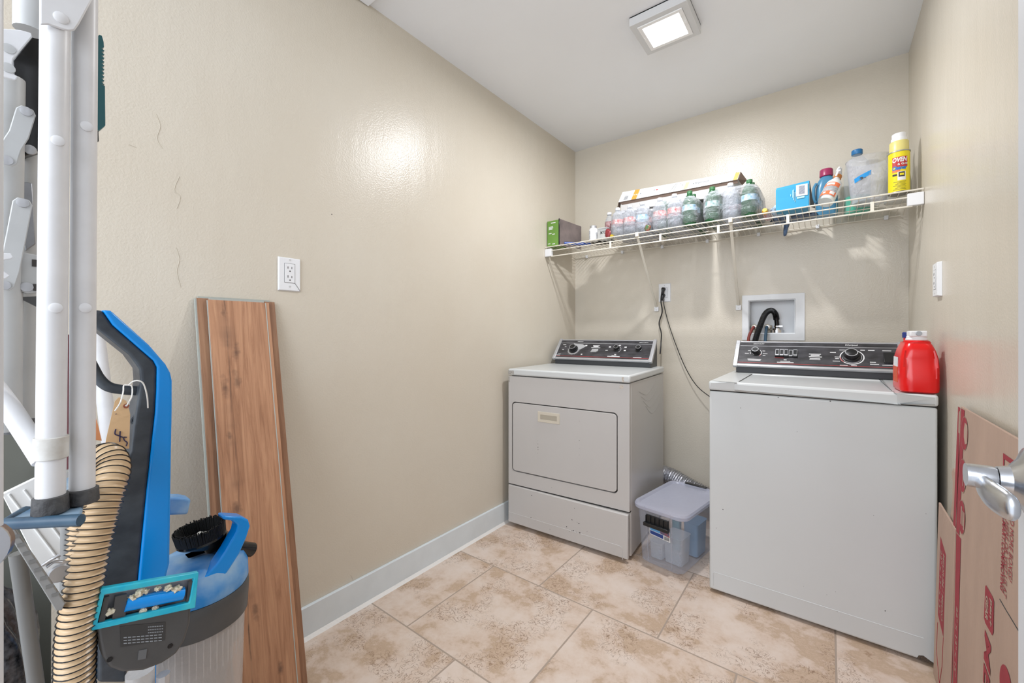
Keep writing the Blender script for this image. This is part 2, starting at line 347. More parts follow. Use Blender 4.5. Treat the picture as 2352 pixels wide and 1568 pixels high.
M_nick = mat('satin_nickel', (200, 203, 208), 0.26, 1.0, bump=0.05, bscale=60)
M_emit = bpy.data.materials.new('lit_lamp_glass'); M_emit.use_nodes = True
_p = M_emit.node_tree.nodes['Principled BSDF']; _p.inputs['Base Color'].default_value = (1, 1, 1, 1)
_p.inputs['Emission Color'].default_value = (1, 0.99, 0.97, 1); _p.inputs['Emission Strength'].default_value = 5.0

# ------------------------------------------------------------------ room
RW = 1.8009; H = 2.44
b = nb(); box(b, -0.12, RW+0.12, -3.3, 0.12, -0.05, 0.0)
o = struct('floor', b, M_floor, 'beige stone-look tile floor in running bond')
o.data.transform(Matrix.Translation(o.location-Vector((FLOOR_C[0], FLOOR_C[1], 0)))); o.location = (FLOOR_C[0], FLOOR_C[1], 0)
b = nb(); box(b, -0.12, RW+0.12, -3.3, 0.12, H, H+0.05); struct('ceiling', b, M_ceil, 'flat white painted ceiling')
b = nb(); box(b, -0.12, 0, -3.3, 0.0, 0, H); wl = struct('wall_left', b, M_wall, 'long cream glossy-painted wall on the left')
M_crk = mat('paint_crack_line', (199, 190, 174), 0.5)
for pp_ in ([(358, 262), (368, 290), (360, 318), (372, 340)], [(412, 405), (400, 436), (414, 452), (406, 478)], [(404, 568), (412, 596), (406, 624), (415, 660)], [(296, 332), (312, 338)], [(980, 1300), (1040, 1262), (1080, 1240)], [(740, 1400), (800, 1362), (850, 1345)], [(806, 1320), (812, 1334)]):
    b = nb(); sweep(b, resample([W(a_, c_, x=0.0004) for a_, c_ in pp_], 3), 0.0008, 5); part('paint_crack', b, M_crk, wl)
b = nb(); c_ = W(762, 492, x=0.0); sweep(b, [c_, c_+Vector((.0008, 0, 0))], .002, 8); part('nail_hole', b, mat('dark_chip', (62, 58, 56), 0.7), wl)
b = nb(); box(b, RW, RW+0.12, -3.3, 0.0, 0, H); struct('wall_right', b, M_wall, 'cream glossy-painted wall on the right')
# back wall with the opening of the washer box
hx0, hx1, hz0, hz1 = 1.128, 1.352, 1.093, 1.282
b = nb()
for a in ((-0.12, hx0, 0, H), (hx1, RW+0.12, 0, H), (hx0, hx1, 0, hz0), (hx0, hx1, hz1, H)):
    box(b, a[0], a[1], 0, 0.12, a[2], a[3])
struct('wall_back', b, M_wall, 'cream painted wall behind the washer and dryer')
b = nb(); box(b, 0, 0.014, -2.6, -0.0, 0.006, 0.115); struct('baseboard_left', b, M_base, 'flat pale bluish-white baseboard of the left wall', bevel=0.002, smooth=True)
b = nb(); prism(b, [(0.0145, -2.6, 0), (0.025, -2.6, 0), (0.0145, -2.6, 0.012)], (0, 2.6, 0)); struct('trim_1', b, M_caulk, 'white caulk line at foot of left baseboard')
b = nb(); box(b, 0.014, 0.78, -0.012, 0, 0.0, 0.10); struct('baseboard_back', b, M_base, 'pale baseboard of the back wall')
# attic hatch edge in the ceiling
b = nb(); box(b, 0.004, 0.75, -2.6, -1.745, H-0.014, H); struct('trim_2', b, M_ceil, 'ceiling hatch panel over the left wall', bevel=0.003)
# door frame post on the left
b = nb(); P = W(8, 700, x=1.04)
box(b, 0.99, 1.04, -2.86, W(9, 700, x=1.04).y, 0, H); struct('trim_3', b, mat('door_frame_white', (214, 215, 217), 0.4), 'white door frame post at the left edge', bevel=0.004, smooth=True)
t = thing('strike_plate', 'satin metal strike plate lip on white door frame at left edge', 'strike plate', (1.04, -2.72, 0.93))
b = nb(); cy_ = W(6, 1250, x=1.04)
pts = [(1.0405, cy_.y-0.03, cy_.z), (1.0412, cy_.y-0.004, cy_.z), (1.040, cy_.y+0.0035, cy_.z), (1.034, cy_.y+0.006, cy_.z)]
for dz0, dz1, s_ in ((-0.020, 0.020, 1),):
    poly = [Vector(p) for p in pts]
    for k in range(len(poly)-1):
        n_ = 10
        for q in range(n_):
            z0 = dz0+(dz1-dz0)*q/n_; z1 = dz0+(dz1-dz0)*(q+1)/n_
            f0 = math.sqrt(max(0, 1-((z0)/0.0202)**2)); f1 = math.sqrt(max(0, 1-((z1)/0.0202)**2))
            A = poly[k]; B = poly[k+1]; r0 = poly[0]
            v = [r0+(A-r0)*(f0*.6+.4)+Vector((0, 0, z0)), r0+(B-r0)*(f0*.6+.4)+Vector((0, 0, z0)), r0+(B-r0)*(f1*.6+.4)+Vector((0, 0, z1)), r0+(A-r0)*(f1*.6+.4)+Vector((0, 0, z1))]
            b.faces.new([b.verts.new(p) for p in v])
bmesh.ops.remove_doubles(b, verts=b.verts, dist=1e-5)
ob = part('plate_lip', b, M_nick, t); ob.modifiers.new('solid', 'SOLIDIFY').thickness = 0.0015

# door leaf with lever
DX = CAM.x+0.135; hinge = Vector((DX+0.005, CAM.y-0.02, 0))
e0 = W(2337, 900, y=CAM.y+0.60)      # latch edge
b = nb(); d = Vector((e0.x, e0.y, 0))-hinge; d.z = 0; dn = d.normalized(); nn = Vector((dn.y, -dn.x, 0))
poly = [hinge, hinge+dn*d.length, hinge+dn*d.length+nn*0.035, hinge+nn*0.035]
prism(b, [Vector((p.x, p.y, 0.012)) for p in poly], (0, 0, 2.02))
M_door = mat('door_white_paint', (214, 216, 220), 0.4, bump=0.02, bscale=20)
dr = struct('door_1', b, M_door, 'white door leaf opened against the right side', bevel=0.002, smooth=True)
tip = W(2226, 1086, y=CAM.y+0.545)
hb = Vector((0, 0, 0)); hpos = hinge+dn*(d.length-0.062); hz = tip.z
hv = thing('door_handle', 'x', 'x', (hpos.x, hpos.y, hz)); del hv['label']; del hv['category']
hv.name = 'door_handle'; hv.parent = dr; hv.location = Vector((hpos.x, hpos.y, hz))-Vector(dr['_w'])
base = Vector((hpos.x, hpos.y, hz)); o_ = -nn
b = nb(); M_ = Matrix.Identity(4)
pr = [(0.033, 0.0), (0.033, 0.004), (0.029, 0.009), (0.020, 0.013), (0.0125, 0.019), (0.0105, 0.026)]
sweep(b, [base+o_*z for r, z in pr], [r for r, z in pr], 28); part('rose', b, M_nick, hv)
L0 = (Vector((tip.x, tip.y, hz))-base).length
b = nb(); sweep(b, [base+o_*z for z in (0.0265, 0.0285, L0-0.006, L0+0.003)], [0.0095, 0.0102, 0.0102, 0.0098], 24); part('neck', b, M_nick, hv)
b = nb()
lev = [base+o_*(L0-0.006)+dn*0.002+Vector((0, 0, -0.004)), base+o_*(L0-0.007)-dn*0.012+Vector((0, 0, -0.007)), base+o_*(L0-0.009)-dn*0.028+Vector((0, 0, -0.009)), base+o_*(L0-0.013)-dn*0.046+Vector((0, 0, -0.010)), base+o_*(L0-0.015)-dn*0.052+Vector((0, 0, -0.010))]
sweep(b, resample(lev, 5), [(.0050, .0070, .0082, .0092, .0100, .0106, .0111, .0115, .0118, .0119, .0120, .0119, .0118, .0116, .0113, .0108, .0098, .0084, .0066, .0045, .0015)[i] for i in range(21)], 20, ry=0.5, up=(0, 0, 1)); part('lever', b, M_nick, hv)

# ------------------------------------------------------------------ ceiling lamp
t = thing('ceiling_light', 'square white surface-mounted ceiling lamp switched on', 'ceiling light', (0.935, -0.91, H))
M_lamp = mat('lamp_housing_white', (214, 215, 216), 0.4)
b = nb(); ring_frame(b, [(0.82, -1.025, H), (1.054, -1.025, H), (1.054, -0.795, H), (0.82, -0.795, H)], [(0.846, -0.999, H), (1.028, -0.999, H), (1.028, -0.821, H), (0.846, -0.821, H)], (0, 0, -0.040))
box(b, 0.82, 1.054, -1.025, -0.795, H-0.008, H)
part('housing', b, M_lamp, t, bevel=0.002)
b = nb(); ring_frame(b, [(0.846, -0.999, H-0.032), (1.028, -0.999, H-0.032), (1.028, -0.821, H-0.032), (0.846, -0.821, H-0.032)], [(0.862, -0.983, H-0.032), (1.012, -0.983, H-0.032), (1.012, -0.837, H-0.032), (0.862, -0.837, H-0.032)], (0, 0, -0.012))
for x in (0.848, 1.020): box(b, x, x+0.005, -0.925, -0.905, H-0.0455, H-0.043)
part('bezel', b, mat('lamp_bezel_white', (245, 245, 245), 0.35), t, bevel=0.001)
b = nb(); box(b, 0.8615, 1.0125, -0.9835, -0.8365, H-0.044, H-0.036); part('diffuser', b, M_emit, t, bevel=0.002)

# ------------------------------------------------------------------ outlets and switch
def outlet_plate(root, o, xd, ud, w, h, th, nm='cover_plate'):
    """o centre on wall, xd/ud in plane, normal toward room"""
    xd = Vector(xd); ud = Vector(ud); n = xd.cross(ud); o = Vector(o); b = nb()
    lo = [(-w/2, -h/2), (w/2, -h/2), (w/2, h/2), (-w/2, h/2)]
    A = [b.verts.new(o+xd*x+ud*y) for x, y in lo]; B = [b.verts.new(o+xd*x*0.93+ud*y*0.95+n*th) for x, y in lo]
    b.faces.new(A[::-1]); b.faces.new(B)
    for k in range(4): b.faces.new((A[k], A[(k+1) % 4], B[(k+1) % 4], B[k]))
    return part(nm, b, M_white, root, bevel=0.001), n
def socket(root, o, xd, ud, th, w=0.034, h=0.066, slots=True, plate=None):
    xd = Vector(xd); ud = Vector(ud); n = xd.cross(ud); o = Vector(o)
    Mx = Matrix((tuple(xd)+(0,), tuple(ud)+(0,), tuple(n)+(0,), (0, 0, 0, 1))).transposed(); Mx.translation = o
    b = nb(); ring_frame(b, [Mx @ Vector(p) for p in ((-w/2-.001, -h/2-.001, th*.8), (w/2+.001, -h/2-.001, th*.8), (w/2+.001, h/2+.001, th*.8), (-w/2-.001, h/2+.001, th*.8))],
        [Mx @ Vector(p) for p in ((-w/2, -h/2, th*.8), (w/2, -h/2, th*.8), (w/2, h/2, th*.8), (-w/2, h/2, th*.8))], n*(th*.2+.0004)); part('gap_line', b, M_greyp, root)
    b = nb(); box(b, -w/2, w/2, -h/2, h/2, 0, th+0.0012, Mx); s = part('receptacle', b, M_white, root, bevel=0.0008)
    if slots:
        b = nb()
        for dy in (0.016, -0.015):
            box(b, -0.0078, -0.0058, dy-.001, dy+.007, th+.001, th+.0016, Mx); box(b, 0.0052, 0.007, dy-.001, dy+.0065, th+.001, th+.0016, Mx)
            cyl(b, Mx @ Vector((0, dy-0.009, th+.001)), Mx @ Vector((0, dy-0.009, th+.0017)), 0.0024, seg=12)
        part('slots', b, M_chip, s)
    for dy in (h/2+0.013, -h/2-0.013):
        b = nb(); cyl(b, Mx @ Vector((0, dy, th*0.9)), Mx @ Vector((0, dy, th+.001)), 0.003, seg=14); part('screw', b, mat('plate_screw', (200, 200, 198), 0.4), root)
t = thing('wall_outlet', 'white decorator outlet with a cracked cover plate on the left wall', 'outlet', (0, -2.056, 1.30))
XD, UD = (0, 1, 0), (0, 0, 1)   # normal +x
outlet_plate(t, (0, -2.056, 1.299), XD, UD, 0.076, 0.117, 0.006)
socket(t, (0, -2.056, 1.303), XD, UD, 0.006)
b = nb(); sweep(b, [(0.0065, -2.040, 1.271), (0.0065, -2.032, 1.260), (0.0065, -2.0205, 1.243)], 0.0005, 6); part('crack', b, M_chip, t)
t = thing('wall_outlet', 'white duplex outlet with two black plugs on the back wall', 'outlet', (0.653, 0, 1.30))
outlet_plate(t, (0.653, 0, 1.356), (1, 0, 0), (0, 0, 1), 0.078, 0.12, 0.006)
socket(t, (0.653, 0, 1.356), (1, 0, 0), (0, 0, 1), 0.006, slots=False)
t = thing('wall_outlet', 'white thick wall plate seen edge-on on the right wall', 'outlet', (RW, -0.70, 1.25))
outlet_plate(t, (RW, -0.705, 1.279), (0, -1, 0), (0, 0, 1), 0.078, 0.118, 0.013)
socket(t, (RW, -0.705, 1.279), (0, -1, 0), (0, 0, 1), 0.013)

# ------------------------------------------------------------------ washer supply box
t = thing('washer_outlet_box', 'white recessed washing-machine supply box in the back wall', 'outlet box', (1.245, 0, 1.05))
M_wbox = mat('supply_box_white', (226, 228, 230), 0.4, bump=0.05, bscale=40)
b = nb(); ring_frame(b, [(1.096, 0, 1.054), (1.395, 0, 1.054), (1.395, 0, 1.313), (1.096, 0, 1.313)], [(hx0, 0, hz0), (hx1, 0, hz0), (hx1, 0, hz1), (hx0, 0, hz1)], (0, -0.006, 0))
part('flange', b, M_wbox, t, bevel=0.0015)
b = nb(); e_ = 0.0008
box(b, hx0+e_, hx1-e_, 0.082, 0.085, hz0+e_, hz1-e_)
for a in ((hx0+e_, hx0+.004, hz0+e_, hz1-e_), (hx1-.004, hx1-e_, hz0+e_, hz1-e_), (hx0+.004, hx1-.004, hz0+e_, hz0+.004), (hx0+.004, hx1-.004, hz1-.004, hz1-e_)): box(b, a[0], a[1], 0.0, 0.082, a[2], a[3])
part('recess', b, M_wbox, t)
b = nb(); cyl(b, (1.265, 0.045, 1.097), (1.265, 0.045, 1.112), 0.034, 0.034, 28); cyl(b, (1.265, 0.045, 1.112), (1.265, 0.045, 1.122), 0.022, 0.020, 24); part('drain_collar', b, M_chrome, t)
for x in (1.158, 1.222):
    b = nb(); cyl(b, (x, 0.05, 1.130), (x, 0.005, 1.130), 0.0115, 0.0125, 16); cyl(b, (x, 0.006, 1.130), (x, -0.004, 1.130), 0.016, 0.016, 8)
    box(b, x-0.016, x+0.016, 0.05, 0.075, 1.097, 1.14); v = part('valve', b, mat('dull_brass', (150, 142, 128), 0.35, 0.8), t, bevel=0.001)
    b = nb(); cyl(b, (x, 0.0, 1.130), (x, -0.010, 1.130), 0.0085, 0.0085, 14); part('hose_nut', b, M_chrome, v)
b = nb(); cyl(b, (1.19, 0.04, 1.15), (1.19, 0.01, 1.15), 0.007); box(b, 1.176, 1.204, 0.0, 0.012, 1.143, 1.158); part('shutoff_lever', b, M_blackp, t, bevel=0.001)
# black drain hose
pts = [(1.155, -0.085, 0.86), (1.162, -0.075, 1.0), (1.172, -0.065, 1.06), (1.19, -0.05, 1.13), (1.213, -0.025, 1.20), (1.238, 0.0, 1.222), (1.256, 0.028, 1.205), (1.262, 0.042, 1.165), (1.265, 0.045, 1.118)]
rs = resample(pts, 22); n_ = len(rs)
t = thing('drain_hose', 'black corrugated drain hose bent into the white supply box', 'hose', pts[0])
b = nb(); k1 = int(n_*0.66); sweep(b, rs[:k1], [0.0145+(0.0012 if i % 2 else -0.0006) for i in range(k1)], 18); part('corrugated_tube', b, M_blackp, t)
b = nb(); sweep(b, rs[k1-1:], [0.0155 if i < (n_-k1)*0.6 else 0.0115 for i in range(n_-k1+1)], 18); part('rubber_elbow', b, M_blk, t)
b = nb(); lathe(b, (1.265, 0.045, 1.128), [(0.0135, 0), (0.0155, 0), (0.0155, 0.009), (0.0135, 0.009)], 24); box(b, 1.272, 1.292, 0.022, 0.032, 1.129, 1.138); part('hose_clamp', b, M_chrome, t)
M_hred = mat('red_rubber_hose', (140, 62, 56), 0.5); M_hblue = mat('blue_rubber_hose', (52, 82, 104), 0.5)
for nm, x, m_, dx in (('red', 1.158, M_hred, -0.022), ('blue', 1.222, M_hblue, -0.004)):
    t = thing('supply_hose', '%s rubber water hose going down from the supply box behind the washer' % nm, 'hose', (x+dx, -0.08, 0.80))
    p_ = resample([(x, -0.010, 1.130), (x-0.002, -0.028, 1.126), (x+dx*.5, -0.042, 1.105), (x+dx, -0.058, 1.06), (x+dx, -0.075, 0.95), (x+dx, -0.08, 0.82)], 6)
    b = nb(); sweep(b, p_[4:], 0.0075, 12); part('rubber_tube', b, m_, t)
    b = nb(); sweep(b, p_[:12], 0.0068, 12); part('metal_ferrule', b, M_chrome, t)

# ------------------------------------------------------------------ wire shelf
SZ = 1.668; SY = -0.414
M_wire = mat('off_white_shelf_wire', (226, 220, 206), 0.4, bump=0.05, bscale=60)
SHEAR = Matrix.Identity(4); SHEAR[2][0] = 0.0062; SHEAR[2][3] = -0.0056; XF.append(SHEAR)
sh = thing('wire_shelf', 'long off-white ventilated wire shelf across the back wall', 'shelf', (0.9, -0.2, SZ))
b = nb()
for k in range(70):
    x = 0.014+k*0.0256
    sweep(b, [(x, SY-0.003, SZ-0.001), (x, SY+0.004, SZ+0.0035), (x, -0.30, SZ+0.0022), (x, -0.05, SZ+0.0015), (x, -0.012, SZ-0.0085), (x, -0.006, SZ-0.014)], 0.0014, 6)
part('deck_wires', b, M_wire, sh)
for nm, y, z, x0, x1, r in (('front_rail', SY, SZ, 0.002, RW-0.002, 0.0033), ('back_rail', -0.010, SZ-0.013, 0.004, RW-0.03, 0.003), ('middle_rail', -0.21, SZ-0.003, 0.03, RW-0.03, 0.0022),
                        ('lip_rail', SY+0.004, SZ-0.026, 0.05, RW-0.035, 0.003), ('hanging_rail', SY+0.002, SZ-0.064, 0.05, RW-0.035, 0.0036)):
    b = nb(); cyl(b, (x0, y, z), (x1, y, z), r, seg=10); part(nm, b, M_wire, sh)
for x in (0.461, 0.756, 1.049, 1.345, 1.643):
    b = nb(); box(b, x-0.006, x+0.006, SY, SY+0.006, SZ-0.067, SZ-0.022); part('strap', b, M_wire, sh, bevel=0.001)
for x0, x1, lab in ((0.001, 0.05, None), (RW-0.05, RW-0.001, None)):
    b = nb(); box(b, x0, x1, SY-0.004, SY+0.02, SZ-0.062, SZ-0.012); part('end_bracket', b, M_white, sh, bevel=0.002)
for k in range(7):
    x = 0.10+k*0.27
    b = nb(); box(b, x-0.008, x+0.008, -0.018, -0.0005, SZ-0.024, SZ-0.004); part('wall_clip', b, M_white, sh, bevel=0.002)
b = nb(); sweep(b, [(0.003, SY, SZ), (0.003, SY+.03, SZ-0.045), (0.003, SY+.06, SZ-0.06)], 0.0014, 6); part('end_wire', b, M_wire, sh); b = nb(); sweep(b, [(RW-.004, SY, SZ), (RW-.004, SY+.02, SZ-0.035), (RW-.004, SY+.05, SZ-0.05)], 0.0014, 6); part('end_wire', b, M_wire, sh)
for xt, xb, zb in ((0.625, 0.602, 1.243), (1.105, 1.078, 1.232)):
    br = thing('shelf_brace', 'white diagonal shelf brace screwed to the wall %s' % ('above the dryer by the outlet' if xt < 1 else 'beside the white supply box'), 'shelf brace', (xb, -0.005, zb), 'diagonal braces under the wire shelf')
    b = nb(); a = Vector((xt, SY-0.004, SZ-0.004)); c = Vector((xb, -0.009, zb+0.025)); dd = (c-a).normalized(); u = Vector((1, 0, 0)); u = (u-dd*u.dot(dd)).normalized(); v = dd.cross(u)
    prism(b, [a+u*0.007, a-u*0.007, c-u*0.007, c+u*0.007], v*0.004); box(b, xt-0.009, xt+0.009, SY-0.007, SY+0.006, SZ-0.02, SZ+0.005); part('strut', b, M_wire, br, bevel=0.0015)
    b = nb(); box(b, xb-0.014, xb+0.014, -0.010, -0.0006, zb-0.004, zb+0.026); cyl(b, (xb, -0.010, zb+.008), (xb, -0.013, zb+.008), 0.0035); part('foot_plate', b, M_white, br, bevel=0.003)
# ------------------------------------------------------------------ dryer and washer
def console(t, w, v0, zt, knobs, pad=0.02, red_h=None):
    """slanted black console; v0 = y of its front foot; returns the mapping from panel (u, s) to room"""
    zb = zt+0.001
    yb, yt = v0, v0+0.115; z0, z1 = zt+0.036, zt+0.158
    x0, x1 = pad, w-pad
    b = nb(); prism(b, [(x0+.012, yb+0.018, zb), (x0+.012, yb+0.018, z0), (x0+.012, yt+0.01, z1-0.004), (x0+.012, yt+0.045, z1-0.008), (x0+.012, yt+0.045, zb)], (x1-x0-.024, 0, 0)); part('console_base', b, M_consb, t, bevel=0.001)
    S0 = Vector((0, yb, z0)); S1 = Vector((0, yt, z1)); sd = (S1-S0); Ls = sd.length; sd.normalize(); nn = Vector((1, 0, 0)).cross(sd)
    def P(u, s, n=0.0): return Vector((u, 0, 0))+S0+sd*(s*Ls)+nn*n
    b = nb(); prism(b, [P(x0+.02, 0.06), P(x1-.02, 0.06), P(x1-.02, .97), P(x0+.02, .97)], -nn*0.008); cp = part('console_face', b, M_cons, t)
    b = nb()
    prism(b, [P(x0+.01, 0.0, .003), P(x1-.01, 0.0, .003), P(x1-.01, .07, .003), P(x0+.01, .07, .003)], -nn*0.012)
    prism(b, [P(x0+.01, 0.955, .002), P(x1-.01, 0.955, .002), P(x1-.01, 1.0, .002), P(x0+.01, 1.0, .002)], -nn*0.012)
    prism(b, [P(x0+.02, 0.805, .0006), P(x1-.02, 0.805, .0006), P(x1-.02, .825, .0006), P(x0+.02, .825, .0006)], -nn*0.002)
    part('trim_bars', b, M_silver, t, bevel=0.0008)
    for xa in (x0, x1-0.02):
        b = nb(); prism(b, [P(xa, -0.03, .006), P(xa, 1.02, .006), P(xa, 1.0, -.010), P(xa, 0.0, -.016)], (0.02, 0, 0)); part('end_cap', b, M_silver, t, bevel=0.002)
    b = nb(); prism(b, [P(x0+.02, 0.135, .0005), P(x1-.02, 0.135, .0005), P(x1-.02, .145, .0005), P(x0+.02, .145, .0005)], -nn*0.001); part('red_pinstripe', b, M_redp, cp)
    return P, sd, nn, cp
def knob(t, P, nn, u, s, r, h=0.018):
    c = P(u, s, 0.0005)
    b = nb(); sweep(b, [c, c+nn*0.003, c+nn*0.004, c+nn*h, c+nn*(h+.001)], [r*1.25, r*1.25, r*0.98, r*0.86, r*0.80], 28); k = part('control_knob', b, M_blackp, t)
    b = nb(); q = c+nn*(h+.0008); pts = []
    u0, v0 = frame_axes(nn); n = 28
    lo = [q+u0*(r*.86*math.cos(2*math.pi*i/n))+v0*(r*.86*math.sin(2*math.pi*i/n)) for i in range(n)]; li = [q+u0*(r*.74*math.cos(2*math.pi*i/n))+v0*(r*.74*math.sin(2*math.pi*i/n)) for i in range(n)]
    ring_frame(b, lo, li, nn*0.0006); part('silver_ring', b, M_silver, k)
def arc_ring(b, P, nn, u, s, ra, rb, a0, a1, n=40, h=0.0008):
    c = P(u, s, h); X = Vector((1, 0, 0)); Y = nn.cross(X)
    prev = None
    for i in range(n+1):
        a = math.radians(a0+(a1-a0)*i/n); d = X*math.cos(a)+Y*math.sin(a)
        cur = (b.verts.new(c+d*ra), b.verts.new(c+d*rb))
        if prev: b.faces.new((prev[0], prev[1], cur[1], cur[0]))
        prev = cur
def ticks(b, P, items, h=0.0008):
    """short printed bars: u, s, length, height (fractions of the panel)"""
    for u, s, l, hh in items:
        b.faces.new([b.verts.new(p) for p in (P(u, s, h), P(u+l, s, h), P(u+l, s+hh, h), P(u, s+hh, h))])
def text_on(name, t, P, sd, nn, s_, u, s, w, h, m, shear=0.0, bold=0.0):
    me = text_mesh(s_, w, h, P(u, s, 0.001), (1, 0, 0), sd, shear, bold, 0.0)
    return part(name, merge(nb(), me), m, t)
def speckles(t, name, m, pts, plane_y):
    b = nb()
    for x, z, r in pts:
        n = 7; ring = [b.verts.new((x+r*math.cos(i*2*math.pi/n)*random.uniform(.5, 1.2), plane_y, z+r*math.sin(i*2*math.pi/n)*random.uniform(.4, 1.0))) for i in range(n)]
        b.faces.new(ring)
    return part(name, b, m, t, smooth=False)

# dryer (turned a little clockwise, built in its own frame: front at y=0, left at x=0)
XF.append(Matrix.Translation((0.044, -0.866, 0)) @ Matrix.Rotation(math.radians(3.6), 4, 'Z'))
DW, DD, DT = 0.703, 0.640, 0.893
t = thing('clothes_dryer', 'smaller-fronted white dryer with pull-down door and chipped lower panel, beside the left wall', 'dryer', (DW/2, DD/2, 0))
b = nb(); box(b, 0.003, DW-0.003, 0.022, DD, 0.018, DT-0.040); part('cabinet', b, M_enam2, t, bevel=0.006, bseg=3)
b = nb(); box(b, 0, DW, -0.004, DD+0.004, DT-0.037, DT); part('top_panel', b, M_enam, t, bevel=0.009, bseg=3)
for fx in (0.04, DW-0.04):
    for fy in (0.06, DD-0.05):
        b = nb(); cyl(b, (fx, fy, 0.0), (fx, fy, 0.020), 0.016, 0.012, 14); part('levelling_foot', b, M_blackp, t)
b = nb()   # front panel with a door opening
dx0, dx1, dz0, dz1 = 0.030, 0.636, 0.320, 0.702
fp0 = 0.241
for a in ((0.001, dx0-.0055, fp0, DT-.042), (dx1+.0055, DW-.004, fp0, DT-.042), (dx0-.0055, dx1+.0055, fp0, dz0-.0055), (dx0-.0055, dx1+.0055, dz1+.0055, DT-.042)): box(b, a[0], a[1], 0, 0.0215, a[2], a[3])
bmesh.ops.remove_doubles(b, verts=b.verts, dist=1e-6)
for cx, cz, sx_, sz_ in ((dx0-.0055, dz0-.0055, 1, 1), (dx1+.0055, dz0-.0055, -1, 1), (dx0-.0055, dz1+.0055, 1, -1), (dx1+.0055, dz1+.0055, -1, -1)):
    R = 0.022; pl = [Vector((cx, 0.0005, cz))]+[Vector((cx+sx_*R*(1-math.sin(math.radians(a))), 0.0005, cz+sz_*R*(1-math.cos(math.radians(a))))) for a in range(0, 91, 15)]
    prism(b, pl, (0, 0.02, 0))
part('front_panel', b, M_enam2, t, bevel=0.0015)
def rrect(x0, x1, z0, z1, r, y, n=6):
    out = []
    for cx, cz, a0 in ((x1-r, z1-r, 0), (x0+r, z1-r, 90), (x0+r, z0+r, 180), (x1-r, z0+r, 270)):
        for i in range(n+1):
            a = math.radians(a0+90*i/n); out.append(Vector((cx+r*math.cos(a), y, cz+r*math.sin(a))))
    return out
b = nb(); box(b, dx0-.005, dx1+.005, 0.016, 0.0212, dz0-.005, dz1+.005); part('door_gap', b, M_gap, t)
b = nb(); prism(b, rrect(dx0, dx1, dz0, dz1, 0.020, -0.001), (0, 0.017, 0)); d_ = part('door', b, M_enam2, t, bevel=0.002)
hx, hz = 0.262, 0.640
b = nb(); ring_frame(b, [(hx-.066, -0.001, hz-.026), (hx+.066, -0.001, hz-.026), (hx+.066, -0.001, hz+.030), (hx-.066, -0.001, hz+.030)], [(hx-.050, -0.001, hz-.012), (hx+.050, -0.001, hz-.012), (hx+.050, -0.001, hz+.014), (hx-.050, -0.001, hz+.014)], (0, -0.0035, 0))
hd = part('door_handle', b, M_beige, d_, bevel=0.0008)
b = nb(); box(b, hx-.050, hx+.050, -0.0016, -0.0011, hz-.012, hz+.014); part('handle_recess', b, mat('beige_recess', (176, 168, 152), 0.6), d_)
XFb = XF[-1]
# lower access panel, sprung out a little on the right
XF.append(XFb @ Matrix.Translation((0.0, 0.0, 0.0)) @ Matrix.Rotation(math.radians(-1.6), 4, 'Z'))
b = nb(); box(b, 0.0, DW-0.004, -0.003, 0.018, 0.022, 0.234); lp = part('lower_panel', b, M_enam2, t, bevel=0.005, bseg=3)
b = nb(); rl = rrect(-0.02, DW-0.030, 0.0, 0.078, 0.012, -0.0032)
sweep(b, [(0.004, -0.0032, 0.078), (DW-0.045, -0.0032, 0.078), (DW-0.034, -0.0032, 0.072), (DW-0.030, -0.0032, 0.060), (DW-0.030, -0.0032, 0.018)], 0.0016, 8); part('embossed_line', b, M_enam2, lp)
speckles(lp, 'chips', M_chip, [(0.405, 0.137, .0045), (0.445, 0.128, .004), (0.435, 0.132, .002), (0.375, 0.093, .003), (0.405, 0.080, .003), (0.413, 0.083, .0045), (0.450, 0.082, .005), (0.43, 0.08, .002), (0.39, 0.072, .002), (0.275, 0.052, .003), (0.155, 0.083, .0035), (0.49, 0.10, .0017), (0.56, 0.073, .0016), (0.16, 0.206, .0035), (0.42, 0.2, .002)], -0.0036)
XF.pop()
b = nb(); box(b, 0.002, DW-.004, 0.006, 0.03, 0.2345, 0.2405); part('seam', b, M_gap, t)
speckles(t, 'door_chips', M_chip, [(0.198, 0.640, .0030), (0.196, 0.508, .0018), (0.196, 0.492, .0022), (0.196, 0.474, .003), (0.197, 0.462, .0025), (0.195, 0.442, .0014), (0.440, 0.645, .0016), (0.440, 0.545, .0026), (0.440, 0.505, .0016), (0.440, 0.472, .0014), (0.28, 0.272, .0018), (0.12, 0.25, .0016)], -0.0016)
b = nb(); ticks_ = lambda: None
box(b, 0.002, 0.040, -0.0046, -0.0042, DT-0.031, DT-0.010); box(b, 0.001, 0.010, -0.0006, -0.0002, DT-0.075, DT-0.046)
part('grey_stain', b, mat('corner_stain', (140, 136, 130), 0.7, var=0.5, vscale=160, vcol=(186, 182, 176)), t)
b = nb(); box(b, DW-.052, DW-.034, -0.0004, -0.0001, DT-0.066, DT-0.050); box(b, DW-.040, DW-.030, -0.0046, -0.0042, DT-0.034, DT-0.010); part('rust_patch', b, mat('light_rust', (170, 150, 128), 0.8, var=0.6, vscale=260, vcol=(210, 206, 200)), t)
b = nb()
for k in range(4): sweep(b, resample([(DW-.0028, 0.14+.04*k, 0.80-.03*k), (DW-.0028, 0.30+.03*k, 0.77-.04*k), (DW-.0028, 0.48+.02*k, 0.84-.05*k)], 5), 0.0006, 5)
part('side_scuffs', b, mat('grey_scuff', (165, 163, 160), 0.6), t)
P, sd, nn, cp = console(t, DW, 0.475, DT, None, pad=0.028)
knob(t, P, nn, 0.155, 0.50, 0.024, 0.026); knob(t, P, nn, 0.445, 0.56, 0.0165, 0.022); knob(t, P, nn, 0.582, 0.56, 0.0165, 0.022)
